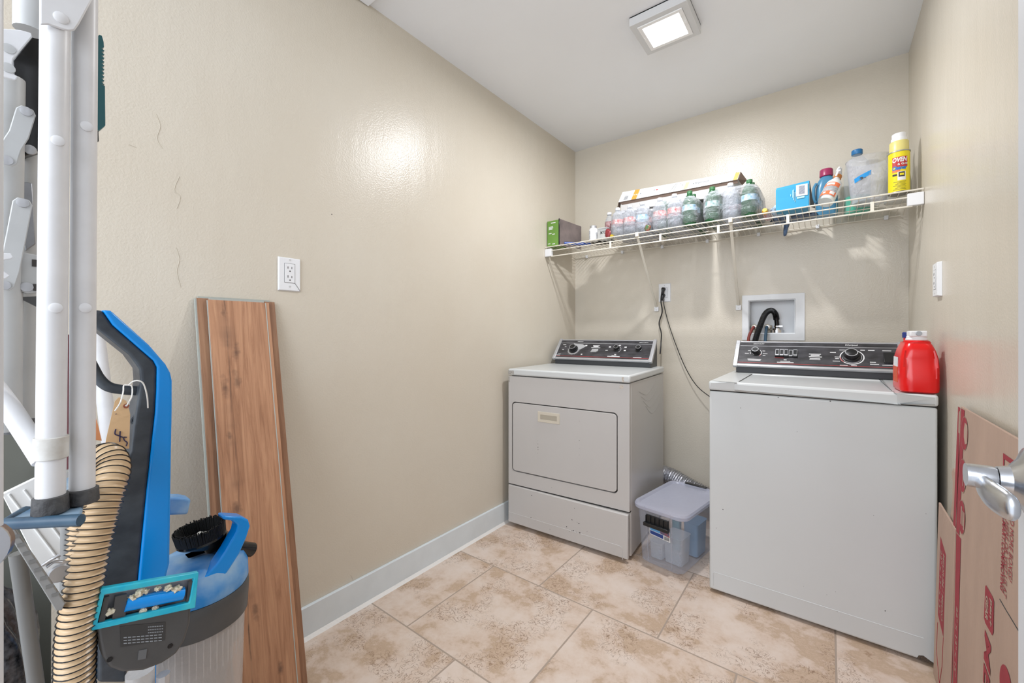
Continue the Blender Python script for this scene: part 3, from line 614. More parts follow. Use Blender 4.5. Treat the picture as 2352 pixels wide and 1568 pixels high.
b = nb(); arc_ring(b, P, nn, 0.157, 0.46, 0.034, 0.037, 150, 390); arc_ring(b, P, nn, 0.157, 0.46, 0.030, 0.0310, 0, 360)
for i in range(14):
    arc_ring(b, P, nn, 0.157, 0.46, 0.040, 0.044, 170+i*14, 172.5+i*14, 2)
arc_ring(b, P, nn, 0.447, 0.53, 0.024, 0.0255, -60, 120)
ticks(b, P, [(0.068, .70, .022, .03), (0.085, .60, .012, .025), (0.075, .45, .012, .025), (0.058, .22, .02, .02), (0.045, .16, .030, .02), (0.228, .66, .014, .06), (0.22, .22, .010, .05), (0.375, .46, .016, .03), (0.39, .62, .014, .05), (0.45, .71, .014, .04), (0.49, .62, .014, .05), (0.492, .46, .012, .05),
    (0.44, .27, .012, .03), (0.425, .22, .03, .02), (0.40, .17, .078, .03), (0.56, .155, .05, .025), (0.69-.04, .10, .008, .012),
    (0.283, .68, .044, .03), (0.287, .63, .034, .04), (0.275, .58, .06, .025), (0.284, .50, .042, .02), (0.282, .46, .046, .02), (0.281, .42, .044, .02), (0.279, .38, .04, .02)])
part('printed_dial_marks', b, M_print, cp)
b = nb(); c = [P(0.140, .80, .0012), P(0.165, .775, .0012), P(0.205, .76, .0012), P(0.238, .66, .0012), P(0.200, .47, .0012), P(0.178, .56, .0012)]
b.faces.new([b.verts.new(p) for p in c]); part('worn_silver_patch', b, mat('worn_silver', (176, 176, 177), 0.5), cp)
text_on('brand_script', cp, P, sd, nn, 'Whirlpool', 0.165, .865, .040, .009, M_print, shear=0.3, bold=0.01)
text_on('heavy_duty_lettering', cp, P, sd, nn, 'HEAVY DUTY', 0.572, .87, .056, .006, M_print, shear=0.2, bold=0.02)
XF.pop()

# washer
XF.append(Matrix.Translation((1.091, -0.825, 0)) @ Matrix.Rotation(math.radians(0.5), 4, 'Z'))
WW, WD, WT = 0.690, 0.655, 0.893
t = thing('washing_machine', 'white top-loading washing machine with a plain front, beside the right wall', 'washing machine', (WW/2, WD/2, 0))
b = nb(); box(b, 0.002, WW-0.002, 0.0, WD, 0.012, WT-0.042); part('cabinet', b, M_enam, t, bevel=0.008, bseg=3)
b = nb(); box(b, 0.004, WW-0.004, 0.004, WD-.01, WT-0.0425, WT-0.039); part('seam', b, M_gap, t)
b = nb()
lx0, lx1, ly0, ly1 = 0.098, 0.590, 0.045, 0.455
for a in ((0, lx0, -0.004, WD+.004), (lx1, WW, -0.004, WD+.004), (lx0, lx1, -0.004, ly0), (lx0, lx1, ly1, WD+.004)): box(b, a[0], a[1], a[2], a[3], WT-0.039, WT)
bmesh.ops.remove_doubles(b, verts=b.verts, dist=1e-6)
for f in [f for f in b.faces if all(abs(v.co.x-lx0) < 1e-6 or abs(v.co.x-lx1) < 1e-6 for v in f.verts)]: pass
part('top_panel', b, M_enam, t, bevel=0.009, bseg=3)
b = nb(); prism(b, [Vector((p.x, p.z, 0)) for p in rrect(lx0+.003, lx1-.003, ly0+.003, ly1-.003, 0.015, 0)], (0, 0, 0.030)); bmesh.ops.translate(b, vec=(0, 0, WT-0.034), verts=b.verts)
part('lid', b, M_enam, t, bevel=0.003)
b = nb(); box(b, lx0, lx1, ly0, ly1, WT-0.037, WT-0.034); part('lid_gap', b, M_gap, t)
b = nb(); sweep(b, [(0.018, -0.0003, 0.028), (0.018, -0.0003, 0.082), (0.022, -0.0003, 0.087), (WW-0.035, -0.0003, 0.087)], 0.0013, 8); part('embossed_line', b, M_enam, t)
b = nb(); box(b, 0.02, WW-.01, 0.03, WD-.02, 0.0, 0.012); part('base_plinth', b, M_gap, t)
b = nb()
pl = [(WW-.052, .0135), (WW-.047, .026), (WW-.036, .030), (WW-.026, .024), (WW-.018, .020), (WW-.008, .014), (WW-.004, .0125)]
b.faces.new([b.verts.new((x, -0.0005, z)) for x, z in pl]); part('rust_patch', b, M_rust, t, smooth=False)
speckles(t, 'chips', M_chip, [(0.055, 0.36, .0022), (0.03, 0.275, .0018), (0.31, .72, .0014), (0.225, .765, .001), (0.53, 0.46, .0012), (0.56, 0.14, .0022), (0.40, 0.135, .0012), (0.425, 0.155, .0012), (0.43, 0.085, .0012), (0.12, .79, .002), (0.33, .14, .001), (0.66, .50, .0012), (0.25, .845, .0025), (.41, .846, .003)], -0.0009)
P, sd, nn, cp = console(t, WW, 0.475, WT, None, pad=0.018)
knob(t, P, nn, 0.112, 0.56, 0.0175, 0.022); knob(t, P, nn, 0.492, 0.50, 0.027, 0.026)
b = nb(); arc_ring(b, P, nn, 0.494, 0.46, 0.040, 0.044, 0, 360, 60); arc_ring(b, P, nn, 0.494, 0.46, 0.034, 0.035, 0, 360, 60)
arc_ring(b, P, nn, 0.114, 0.53, 0.0235, 0.026, -50, 60); arc_ring(b, P, nn, 0.114, 0.53, 0.0235, 0.026, 130, 200)
ticks(b, P, [(0.078, .60, .012, .02), (0.065, .49, .018, .02), (0.142, .60, .012, .02), (0.145, .49, .02, .02), (0.145, .42, .012, .02), (0.080, .26, .060, .025), (0.083, .22, .055, .02),
    (0.235, .27, .012, .03), (0.222, .22, .04, .02), (0.208, .175, .068, .025),
    (0.335, .52, .046, .025), (0.342, .47, .034, .035), (0.335, .42, .050, .025), (0.338, .36, .04, .018), (0.337, .32, .042, .018),
    (0.415, .60, .022, .025), (0.432, .44, .018, .02), (0.434, .38, .014, .02), (0.425, .29, .026, .02), (0.45, .09+.06, .028, .02), (0.49, .15, .02, .02), (0.45, .70, .03, .02), (0.525, .70, .016, .03), (0.552, .70, .022, .03),
    (0.60, .70, .03, .02), (0.595, .20, .05, .02), (0.555, .29, .02, .02), (0.555, .22, .03, .02)])
part('printed_dial_marks', b, M_print, cp)
b = nb(); arc_ring(b, P, nn, 0.494, 0.46, 0.0405, 0.0435, 185, 225, 12, 0.0012); arc_ring(b, P, nn, 0.114, 0.53, 0.024, 0.0256, -48, -28, 6, 0.0012); ticks(b, P, [(0.197, .345, .038, .012)], 0.0015); part('printed_red_marks', b, M_redp, cp)
for k in range(5):
    u = 0.198+k*0.0185; dn_ = 0.6 if k == 3 else 1.0
    b = nb(); prism(b, [P(u, .38, .0), P(u+.0175, .38, .0), P(u+.0175, .38, .009*dn_), P(u, .38, .009*dn_)], (P(u, .66)-P(u, .38))*(0.9 if k == 3 else 1)); kk = part('push_button', b, M_blackp, cp, bevel=0.0008)
    b = nb(); h_ = .0096*dn_
    ring_frame(b, [P(u+.001, .42, h_), P(u+.0165, .42, h_), P(u+.0165, .65, h_), P(u+.001, .65, h_)], [P(u+.0025, .45, h_), P(u+.015, .45, h_), P(u+.015, .63, h_), P(u+.0025, .63, h_)], nn*0.0004); part('button_outline', b, M_silver, kk)
b = nb(); prism(b, [P(.602, .28, 0), P(.640, .28, 0), P(.640, .62, 0), P(.602, .62, 0)], nn*0.006); part('rocker_switch', b, M_blackp, cp, bevel=.001)
text_on('brand_script', cp, P, sd, nn, 'Whirlpool', 0.472, .855, .046, .011, M_print, shear=0.3, bold=0.01)
text_on('heavy_duty_lettering', cp, P, sd, nn, 'HEAVY DUTY', 0.098, .875, .050, .007, M_print, shear=0.25, bold=0.02)
XF.pop()

# ------------------------------------------------------------------ power cords
M_cord = mat('black_cord', (30, 29, 28), 0.5)
def cord(label, y0, pix, r, plug):
    t = thing('power_cord', label, 'cord', W(pix[-1][0], pix[-1][1], y=y0))
    pts = [W(a, c, y=(yy if yy is not None else y0)) for a, c, yy in pix]
    b = nb(); sweep(b, resample(pts, 6), r, 8); part('cable', b, M_cord, t)
    q = Vector(plug); b = nb(); sweep(b, [q+Vector((0, -0.0085, 0.0)), q+Vector((0, -0.026, 0)), q+Vector((0, -0.032, -0.004))], [0.012, 0.0115, 0.008], 12)
    sweep(b, [q+Vector((0, -0.024, 0.004)), q+Vector((-0.001, -0.026, -0.018)), q+Vector((-0.003, -0.024, -0.034))], [0.010, 0.009, 0.005], 10); part('plug', b, M_blackp, t)
cord('black power cord dropping from the outlet behind the dryer console', -0.03, [(1521, 665, -.03), (1518, 690, -.03), (1521, 715, -.03), (1514, 741, -.03), (1519, 765, -.05), (1518, 790, -.10), (1516, 812, -.12)], 0.0042, (0.650, 0, 1.380))
cord('thin black cord swooping from the outlet to the washer side', -0.02, [(1525, 688, -.03), (1525, 700, -.02), (1535, 740, -.02), (1552, 790, -.025), (1575, 845, -.03), (1600, 885, -.04), (1632, 912, -.06), (1700, 960, -.10)], 0.0026, (0.648, 0, 1.340))

# ------------------------------------------------------------------ foil duct
t = thing('dryer_vent_duct', 'crinkled silver foil dryer duct on the floor behind the plastic bin', 'duct', (0.85, -0.12, 0.1))
M_foil = mat('aluminium_foil_duct', (205, 206, 212), 0.3, 0.9, bump=0.7, bscale=70, var=0.3, vscale=60)
rs = resample([(0.60, -0.075, 0.205), (0.72, -0.09, 0.200), (0.85, -0.10, 0.155), (1.0, -0.105, 0.115), (1.20, -0.10, 0.075)], 34)
b = nb(); sweep(b, rs, [0.054+(0.0045 if i % 3 == 0 else -0.0015)+random.uniform(-.001, .001) for i in range(len(rs))], 28); part('foil_tube', b, M_foil, t)

# ------------------------------------------------------------------ storage bin
XF.append(Matrix.Translation((0.903, -0.60, 0)) @ Matrix.Rotation(math.radians(-9), 4, 'Z'))
M_bin = clear('milky_lavender_plastic', (214, 219, 232), 0.16, 0.2, bump=0.08, bscale=14, whiten=0.3)
M_lid = clear('milky_lid_plastic', (206, 208, 224), 0.45, 0.28, bump=0.1, bscale=12, whiten=0.2)
t = thing('storage_bin', 'clear lidded storage bin with a black latch between dryer and washer', 'storage bin', (0, 0, 0))
def rr_ring(wx, wy, r, z, n=5):
    o = []
    for cx, cy, a0 in ((wx-r, wy-r, 0), (-wx+r, wy-r, 90), (-wx+r, -wy+r, 180), (wx-r, -wy+r, 270)):
        for i in range(n+1):
            a = math.radians(a0+90*i/n); o.append(Vector((cx+r*math.cos(a), cy+r*math.sin(a), z)))
    return o
def loft(b, rings, cap0=True, cap1=True, mi=None):
    R = [[b.verts.new(p) for p in r] for r in rings]; n = len(R[0])
    for i in range(len(R)-1):
        for k in range(n):
            f = b.faces.new((R[i][k], R[i][(k+1) % n], R[i+1][(k+1) % n], R[i+1][k]))
            if mi: f.material_index = mi(i)
    if cap0: b.faces.new(R[0][::-1])
    if cap1: b.faces.new(R[-1])
    return b
BH = 0.268
b = nb(); loft(b, [rr_ring(.094, .176, .03, 0.002), rr_ring(.103, .186, .032, 0.010), rr_ring(.116, .200, .034, BH-.012), rr_ring(.119, .203, .034, BH-.006)], cap1=False)
part('tub', b, M_bin, t)
b = nb(); loft(b, [rr_ring(.121, .205, .036, BH-.012), rr_ring(.131, .215, .044, BH-.006), rr_ring(.133, .217, .046, BH+.008), rr_ring(.128, .212, .044, BH+.017), rr_ring(.115, .199, .036, BH+.017), rr_ring(.108, .192, .032, BH+.010)])
part('lid', b, M_lid, t)
b = nb()
for x in (-0.062, 0.062): sweep(b, [(x, -0.2165, BH+.012), (x*1.0, -0.2185, BH-.004), (x, -0.2035, BH-.02), (x*.92, -0.189, 0.02)], 0.0018, 6)
part('moulded_ribs', b, M_bin, t)
def latch(y, sgn):
    b = nb(); box(b, -0.055, 0.055, min(y, y+sgn*.008), max(y, y+sgn*.008), BH-.062, BH-.022)
    for k in range(6): box(b, -0.055+k*0.0208, -0.051+k*0.0208, min(y+sgn*.008, y+sgn*.014), max(y+sgn*.008, y+sgn*.014), BH-.060, BH-.024)
    box(b, -0.062, 0.058, min(y, y+sgn*.022), max(y, y+sgn*.022), BH-.072, BH-.056)
    part('latch', b, M_blackp, t, bevel=0.0015)
latch(-0.2095, -1)
b = nb(); box(b, -0.055, 0.055, 0.200, 0.222, BH+.002, BH+.022); part('latch', b, M_blackp, t, bevel=0.003)
b = nb(); pl = [(-.045, BH-.070), (.055, BH-.070), (.055, BH-.124), (-.045, BH-.116)]
yl = lambda z: -0.2035+(BH-z)/BH*0.016-0.0012
prism(b, [(x, yl(z)-.002, z) for x, z in pl], (0, 0.0005, 0)); lb = part('product_label', b, M_print, t)
b = nb(); prism(b, [(x, yl(z)-.0026, z) for x, z in ((-.042, BH-.070), (.008, BH-.070), (.008, BH-.097), (-.042, BH-.095))], (0, 0.0003, 0)); part('label_blue_panel', b, mat('label_sky_blue', (92, 160, 214), .5), lb)
b = nb(); prism(b, [(x, yl(z)-.0026, z) for x, z in ((.008, BH-.070), (.053, BH-.070), (.053, BH-.102), (.008, BH-.097))], (0, 0.0003, 0)); part('label_picture', b, mat('label_picture_mix', (170, 90, 80), .5, var=.8, vscale=90, vcol=(60, 90, 130)), lb)
b = nb(); prism(b, [(x, yl(z)-.0026, z) for x, z in ((-.042, BH-.097), (.022, BH-.1005), (.022, BH-.118), (-.042, BH-.113))], (0, 0.0003, 0)); part('label_navy_panel', b, mat('label_navy', (34, 62, 130), .5), lb)
b = nb()
for k in range(9): x = .027+k*.0028; prism(b, [(x, yl(BH-.11)-.003, BH-.103), (x+.0014, yl(BH-.11)-.003, BH-.103), (x+.0014, yl(BH-.11)-.003, BH-.119), (x, yl(BH-.11)-.003, BH-.119)], (0, 0.0003, 0))
part('barcode', b, M_chip, lb)
XFbin = XF[-1]
M_cl = clear('clear_food_box_plastic', (225, 232, 240), 0.22, 0.06, bump=0.2, bscale=25, whiten=0.6)
for (lab, cx, cy, hx_, hy_, h_, m_) in (('clear plastic tub in the front right of the storage bin', .030, -.075, .045, .05, .13, M_cl), ('low clear tub in the front left of the storage bin', -.050, -.085, .032, .05, .08, M_cl), ('pale blue packet in the back right of the storage bin', .055, .07, .035, .06, .16, mat('pale_blue_packet', (140, 178, 212), .5, bump=.2, bscale=20)), ('turquoise packet in the middle of the storage bin', -.02, .03, .02, .02, .15, mat('turquoise_packet', (90, 160, 180), .5))):
    b = nb(); loft(b, [[p+Vector((cx, cy, 0)) for p in rr_ring(hx_*.9, hy_*.9, .012, .008)], [p+Vector((cx, cy, 0)) for p in rr_ring(hx_, hy_, .014, h_)], [p+Vector((cx, cy, 0)) for p in rr_ring(hx_+.003, hy_+.003, .016, h_+.006)]])
    tag(part('food_tub' if m_ is M_cl else 'packet', b, m_), lab, 'tub' if m_ is M_cl else 'packet')
XF.pop()

# ------------------------------------------------------------------ red detergent jugs
M_red = mat('glossy_red_plastic', (222, 12, 14), 0.22, bump=0.02, bscale=12)
def jug(label, cx, cy, z, ry, capm, capstyle, hw=0.052, hd=0.075, h=0.168, rot=0.0, lab=True):
    XF.append(Matrix.Translation((cx, cy, z)) @ Matrix.Rotation(rot, 4, 'Z'))
    t = thing('detergent_jug', label, 'detergent jug', (0, 0, 0))
    b = nb()
    prof = [(.86, 0.0), (.97, .006), (1.0, .016), (1.0, .05), (.99, .085), (.95, .115), (.84, .140), (.73, .156), (.66, .163), (.66, .168)]
    rings = []
    for q, zz in prof:
        zz = zz*h/.168; rings.append([Vector((p.x*q, p.y*(q if q < .97 else 1), zz)) for p in rr_ring(hw, hd, min(hw, hd)*.62, 0, 7)])
    loft(b, rings)
    # pinched finger grooves: press the near face in above the belly
    for v in b.verts:
        f = max(0, min(1, (v.co.z/h-0.35)/0.5))
        if v.co.y < 0 and 0.25*hw < abs(v.co.x) < .75*hw: v.co.y += 0.012*math.sin(f*math.pi)
    part('bottle', b, M_red, t)
    b = nb(); lathe(b, (0, -hd*.20, h*.985), [(.030, 0), (.034, .002), (.034, .005), (.030, .008)], 28); part('collar', b, M_red, t)
    b = nb(); c0 = Vector((0, -hd*.20, h+.004))
    if capstyle == 'tap':
        lathe(b, c0, [(.0285, 0), (.0285, .006), (.026, .009), (.026, .017)], 28); box(b, -.022, .022, -hd*.20-.030, -hd*.20+.020, h+.018, h+.038)
        cp = part('cap', b, M_white, t, bevel=.004, bseg=3)
        b = nb(); cyl(b, (0, -hd*.20-.0302, h+.029), (0, -hd*.20-.034, h+.029), .0085, .0075, 20); part('dispensing_button', b, mat('grey_button', (168, 174, 180), .4), cp)
    else:
        lathe(b, c0, [(.020, 0), (.019, .02), (.019, .034)], 24); part('neck', b, M_red, t)
        b = nb(); lathe(b, c0+Vector((0, 0, .030)), [(.0225, 0), (.0225, .018), (.020, .021)], 24); part('cap', b, capm, t)
    if lab:
        b = nb(); prism(b, [(-hw-.0008, -hd*.35, .03), (-hw-.0008, hd*.45, .03), (-hw-.0008, hd*.45, .085), (-hw-.0008, -hd*.35, .085)], (0.0012, 0, 0)); part('orange_label', b, mat('orange_red_label', (226, 88, 50), .5, var=.3, vscale=150), t)
        b = nb(); prism(b, [(-hw-.0008, -hd*.35, .085), (-hw-.0008, hd*.45, .085), (-hw*.985-.0008, hd*.45, .118), (-hw*.985-.0008, -hd*.35, .118)], (0.0012, 0, 0)); part('white_label', b, M_white, t)
    XF.pop()
jug('large red detergent jug with white tap cap on the washer corner', 1.735, -0.742, 0.8935, 0, None, 'tap', hw=.050, hd=.078, h=.171, rot=math.radians(4))
jug('red detergent bottle with blue cap, mostly hidden behind the larger red jug', 1.740, -0.575, 0.8935, 0, mat('dark_blue_cap', (34, 52, 120), .4), 'screw', hw=.042, hd=.05, h=.150, lab=False)

# ------------------------------------------------------------------ cardboard moving box, flattened
M_cardx = mat('cardboard_edge', (150, 126, 108), 0.9, bump=.3, bscale=300)
YB = -1.89; tilt = 0.020
t = thing('flattened_cardboard_box', 'flattened brown moving box with red print leaning on the right wall', 'cardboard box', (1.775, -1.5, 0))
cxp = lambda z, off=0: 1.765+tilt*z/0.888-off
yL = lambda z: -1.078
b = nb(); poly = [(cxp(0.0), yL(0), 0.001), (cxp(.888), yL(.888), 0.888), (cxp(.888), YB, 0.884), (cxp(0.0), YB, 0.001)]
prism(b, poly, (0.005, 0, 0)); part('main_panel', b, M_card, t, bevel=.001)
b = nb(); poly = [(cxp(0)-.003, -0.862, 0.001), (cxp(.545)-.003, -0.862, 0.552), (cxp(.52)-.003, -1.078, 0.548), (cxp(0)-.003, -1.078, 0.001)]
prism(b, [(p[0], p[1], p[2]) for p in poly], (0.005, 0, 0)); part('side_flap', b, M_card, t, bevel=.001)
b = nb(); jag = [(-1.0705, .88)]
random.seed(3)
pts_ = [(-1.079, .545), (-0.985, .545)]
z = .56; yy = -0.985
jl = [(-0.995, .60), (-1.0, .66), (-0.985, .68), (-1.01, .70), (-1.02, .69), (-1.055, .71), (-1.06, .74), (-1.068, .78), (-1.066, .82), (-1.070, .87)]
prism(b, [(cxp(.6)+.004, y, z) for y, z in [(-1.079, .50), (-0.96, .50), (-0.975, .56)]+jl+[(-1.079, .875)]], (0.004, 0, 0)); part('torn_back_flap', b, M_card, t)
pr_ = []
def cpt(y, z, o=.0006): return (cxp(z)-o, y, z)
def cq(b, y0, y1, z0, z1, o=.0006): b.faces.new([b.verts.new(Vector(p)) for p in (cpt(y0, z0, o), cpt(y1, z0, o), cpt(y1, z1, o), cpt(y0, z1, o))])
def cpx(px, py):
    x = 1.77
    for _ in range(12): p = W(px, py, x=x); x = cxp(p.z)
    return p.y, p.z
def cpoly(b, pts, o=.0008): b.faces.new([b.verts.new(Vector(cpt(*cpx(*p), o))) for p in pts])
b = nb(); cpoly(b, [(2201.5, 938), (2207, 941), (2195.5, 1222), (2190, 1214)]); cpoly(b, [(2208.5, 942), (2216.5, 947), (2204, 1234), (2197, 1224)]); cpoly(b, [(2190, 1216), (2195.5, 1224), (2186, 1640), (2180, 1640)]); cpoly(b, [(2197.5, 1228), (2208, 1242), (2197, 1640), (2188, 1640)]); part('red_stripes', b, M_cardr, t)
def disc(b, cy, cz, ry, rz, o, n=40, hole=0.0):
    ring = [b.verts.new(Vector(cpt(cy+ry*math.cos(2*math.pi*i/n), cz+rz*math.sin(2*math.pi*i/n), o))) for i in range(n)]
    if hole:
        r2 = [b.verts.new(Vector(cpt(cy+ry*hole*math.cos(2*math.pi*i/n), cz+rz*hole*math.sin(2*math.pi*i/n), o))) for i in range(n)]
        for i in range(n): b.faces.new((ring[i], ring[(i+1) % n], r2[(i+1) % n], r2[i]))
    else: b.faces.new(ring)
for nm, px_, py_ in (('box_emblem', 2216, 1000), ('chair_emblem', 2212, 1097), ('building_emblem', 2210, 1192)):
    cy, cz = cpx(px_, py_)
    b = nb(); disc(b, cy, cz, .034, .043, .0009); e1 = part(nm, b, M_cardr, t)
    b = nb(); disc(b, cy, cz, .0352, .0447, .0011, hole=.975)
    if nm == 'box_emblem': b.faces.new([b.verts.new(Vector(cpt(y, z, .0013))) for y, z in ((cy-.004, cz+.030), (cy-.030, cz+.026), (cy-.031, cz-.020), (cy-.012, cz-.027), (cy+.002, cz-.010), (cy+.004, cz+.010))])
    elif nm == 'chair_emblem': cq(b, cy-.004, cy-.010, cz-.026, cz+.020, .0013); cq(b, cy-.010, cy-.028, cz-.008, cz, .0013); cq(b, cy-.024, cy-.030, cz-.024, cz-.004, .0013)
    else: cq(b, cy+.008, cy-.002, cz-.02, cz+.028, .0013); cq(b, cy-.006, cy-.014, cz-.02, cz+.02, .0013); cq(b, cy-.018, cy-.027, cz-.026, cz+.020, .0013)
    part('emblem_drawing', b, M_card, e1)
def ctext(nm, s, p0, p1, hgt, m, o=.0010, sh=0.0, bold=0.0, parent=None, dy=0.0):
    y, z = cpx(*p0); y1, z1 = cpx(*p1)
    me = text_mesh(s, abs(z-z1), hgt, cpt(y+dy, z, o), Vector((-tilt/.888, 0, -1)), (0, -1, 0), sh, bold, 0.0)
    return part(nm, merge(nb(), me), m, parent or t)
ctext('walmart_lettering', 'WALMART.COM/MOVING', (2305, 1160), (2308, 1372), .020, M_cardr, bold=.02)
ctext('can_here_lettering', 'CAN HERE OR VISIT US AT', (2314, 1158), (2314, 1385), .019, M_cardr, dy=.004)
ctext('need_more_lettering', 'NEED MORE BOXES?', (2325, 1166), (2325, 1346), .021, M_cardr, dy=.006)
ctext('size_lettering', '22" x 13" x 15"', (2198, 1395), (2194, 1555), .016, M_card, o=.0011, bold=.02, dy=.0)
b = nb(); cpoly(b, [(2305, 1046), (2345, 1075), (2345, 1087), (2308, 1060), (2308, 1120), (2305, 1120)]); cpoly(b, [(2326, 1146), (2345, 1156), (2345, 1172), (2329, 1160)]); part('red_frame_print', b, M_cardr, t)
b = nb(); cpoly(b, [(2264, 1352), (2266, 1349), (2281, 1376), (2284, 1386), (2283, 1458), (2280, 1465), (2264, 1436), (2261, 1424)]); bd = part('red_badge', b, M_cardr, t)
ctext('badge_lettering', 'pen+', (2275, 1378), (2279, 1448), .019, M_card, o=.0013, bold=.03, parent=bd); ctext('badge_lettering', 'GEAR', (2266, 1370), (2268, 1432), .020, M_card, o=.0013, bold=.04, parent=bd)
ctext('medium_lettering', 'MEDIUM', (2263, 1450), (2263, 1850), .046, M_cardr, bold=.03, sh=.15)
b = nb(); cy, cz = cpx(2311, 1585); disc(b, cy, cz, .036, .040, .0008); part('red_dot_print', b, M_cardr, t)
def fpt(y, z, o=.0036): return (cxp(z)-o, y, z)
b = nb(); b.faces.new([b.verts.new(Vector(fpt(y, z))) for y, z in ((-.905, .46), (-.985, .435), (-.985, .19), (-.905, .215))]); fl = part('red_label_print', b, M_cardr, t)
for s_, y, l, h in (('MEDIUM / MEDIO', -.948, .20, .022), ('22" x 13" x 15"', -.916, .19, .020)):
    me = text_mesh(s_, l, h, fpt(y, .425, .0040), (-tilt/.888, 0, -1), (0, -1, 0), 0, .012, 0.0); part('label_lettering', merge(nb(), me), M_card, fl)
b = nb(); sweep(b, [fpt(y, z) for y, z in ((-.905, .19), (-.90, .10), (-.955, .03), (-.98, .10), (-.985, .19))], .0007, 5); part('box_outline_print', b, M_cardr, t)
b = nb(); sweep(b, [cpt(*cpx(2297, 1382), 0), cpt(*cpx(2310, 1405), 0), cpt(*cpx(2340, 1455), 0)], .0012, 6); part('dark_crease', b, M_chip, t)
M_carrot = None

# ------------------------------------------------------------------ oak planks
def plank(label, y0, y1, xo, z1, th, m, edge, tw=.005):
    zb = 0.0015; lean = 0.232
    t = thing('flooring_plank', label, 'plank', (xo+lean, (y0+y1)/2, 0), 'spare oak flooring planks leaning on the wall')
    a = [(xo+lean, y0, zb), (xo+lean, y1, zb), (xo, y1, z1), (xo, y0, z1)]
    off = Vector((th, 0, 0.0018))
    b = nb(); prism(b, a, off); part('board', b, m, t, bevel=.0008)
    b = nb(); mfn = lambda y, q: [(xo+lean+th*q, y, zb+.004), (xo+th*q, y, z1)]
    bb = [(xo+lean+.001, y0-tw, zb), (xo+.001, y0-tw, z1), (xo+.001, y0, z1), (xo+lean+.001, y0, zb)]
    prism(b, bb, (th*.55, 0, 0)); part('tongue_edge', b, edge, t)
    if tw < .003: b = nb(); prism(b, [(xo+lean+th+.0003, y1-.012, zb), (xo+th+.0003, y1-.012, z1), (xo+th+.0003, y1-.0095, z1), (xo+lean+th+.0003, y1-.0095, zb)], (.0004, 0, 0)); part('bevel_line', b, edge, t)
    b = nb(); tp = [(xo, y0+.004, z1), (xo, y1-.014, z1), (xo, y1-.014, z1+.007), (xo, y0+.004, z1+.007)]; prism(b, tp, (th*.5, 0, 0)); part('end_lip', b, edge, t)
M_edge = mat('grey_vinyl_core', (176, 182, 176), .6, bump=.1, bscale=80)
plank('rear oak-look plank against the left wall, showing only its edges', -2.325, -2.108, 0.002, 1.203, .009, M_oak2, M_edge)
plank('front oak-look flooring plank with knots and a dark crack', -2.300, -2.130, 0.0125, 1.199, .009, M_oak, M_edge, .0015)
#SECTION3
# ------------------------------------------------------------------ things on the shelf
TOP = SZ+0.0052
def wrap_rect(b, c, r, s0, s1, z0, z1, phi, n=10, r1=None, mi=0):
    c = Vector(c); prev = None; r1 = r if r1 is None else r1
    for i in range(n+1):
        s = s0+(s1-s0)*i/n; a = phi+s/r
        cur = (b.verts.new(c+Vector((r*math.cos(a), r*math.sin(a), z0))), b.verts.new(c+Vector((r1*math.cos(a), r1*math.sin(a), z1))))
        if prev: f = b.faces.new((prev[0], cur[0], cur[1], prev[1])); f.material_index = mi
        prev = cur
def wrap_text(s, w, h, c, r, s0, z0, phi, shear=0.0, bold=0.0):
    me = text_mesh(s, w, h, (0, 0, 0), (1, 0, 0), (0, 0, 1), shear, bold, 0.0); c = Vector(c)
    b = merge(nb(), me); bmesh.ops.subdivide_edges(b, edges=[e for e in b.edges if e.calc_length() > r*.25], cuts=2)
    for v in b.verts:
        a = phi+(s0+v.co.x)/r; v.co = c+Vector((r*math.cos(a), r*math.sin(a), z0+v.co.z))
    return b
# green box and grey board by the left wall
t = thing('green_carton', 'green carton standing at the left end of the wire shelf', 'carton', (0.047, -0.34, TOP))
b = nb(); box(b, 0.006, 0.092, -0.395, -0.295, TOP, 1.843); part('box_body', b, mat('leaf_green_card', (112, 156, 66), .5, var=.2, vscale=6), t, bevel=.001)
b = nb()
for k, (z, x0, x1) in enumerate(((1.825, .035, .07), (1.80, .018, .050), (1.792, .018, .052), (1.784, .018, .046), (1.757, .018, .04), (1.750, .045, .065), (1.69, .012, .03), (1.686, .045, .066))):
    box(b, x0, x1, -.3956, -.3951, z, z+.005)
part('printed_lines', b, M_print, t)
t = thing('dark_board', 'thin dark grey board standing on edge beside the green carton', 'board', (0.12, -0.28, TOP))
p0 = Vector((0.095, -0.392, TOP)); p1 = Vector((0.150, -0.185, TOP)); dd = (p1-p0).normalized(); nb_ = Vector((dd.y, -dd.x, 0))
b = nb(); prism(b, [p0, p1, p1+Vector((0, 0, .158)), p0+Vector((0, 0, .178))], -nb_*.007); part('board_panel', b, mat('dark_taupe_board', (104, 94, 92), .6, var=.25, vscale=14, vcol=(130, 118, 114)), t, bevel=.006)
b = nb(); box(b, -.001, .0052, -.0035, .001, 0, .176, Matrix.Translation(p0) @ Matrix.Rotation(math.atan2(dd.y, dd.x)-math.pi/2, 4, 'Z')); part('black_edge', b, M_blk, t, bevel=.001)
b = nb(); a = Vector((0.122, -0.372, TOP+.014)); c = Vector((0.262, -0.250, TOP+.0095)); cyl(b, a, c, .0105, .009, 16)
o = part('blue_tube', b, mat('royal_blue_gloss', (36, 74, 158), .25)); tag(o, 'short royal blue tube lying on the shelf in front of the dark board', 'tube')
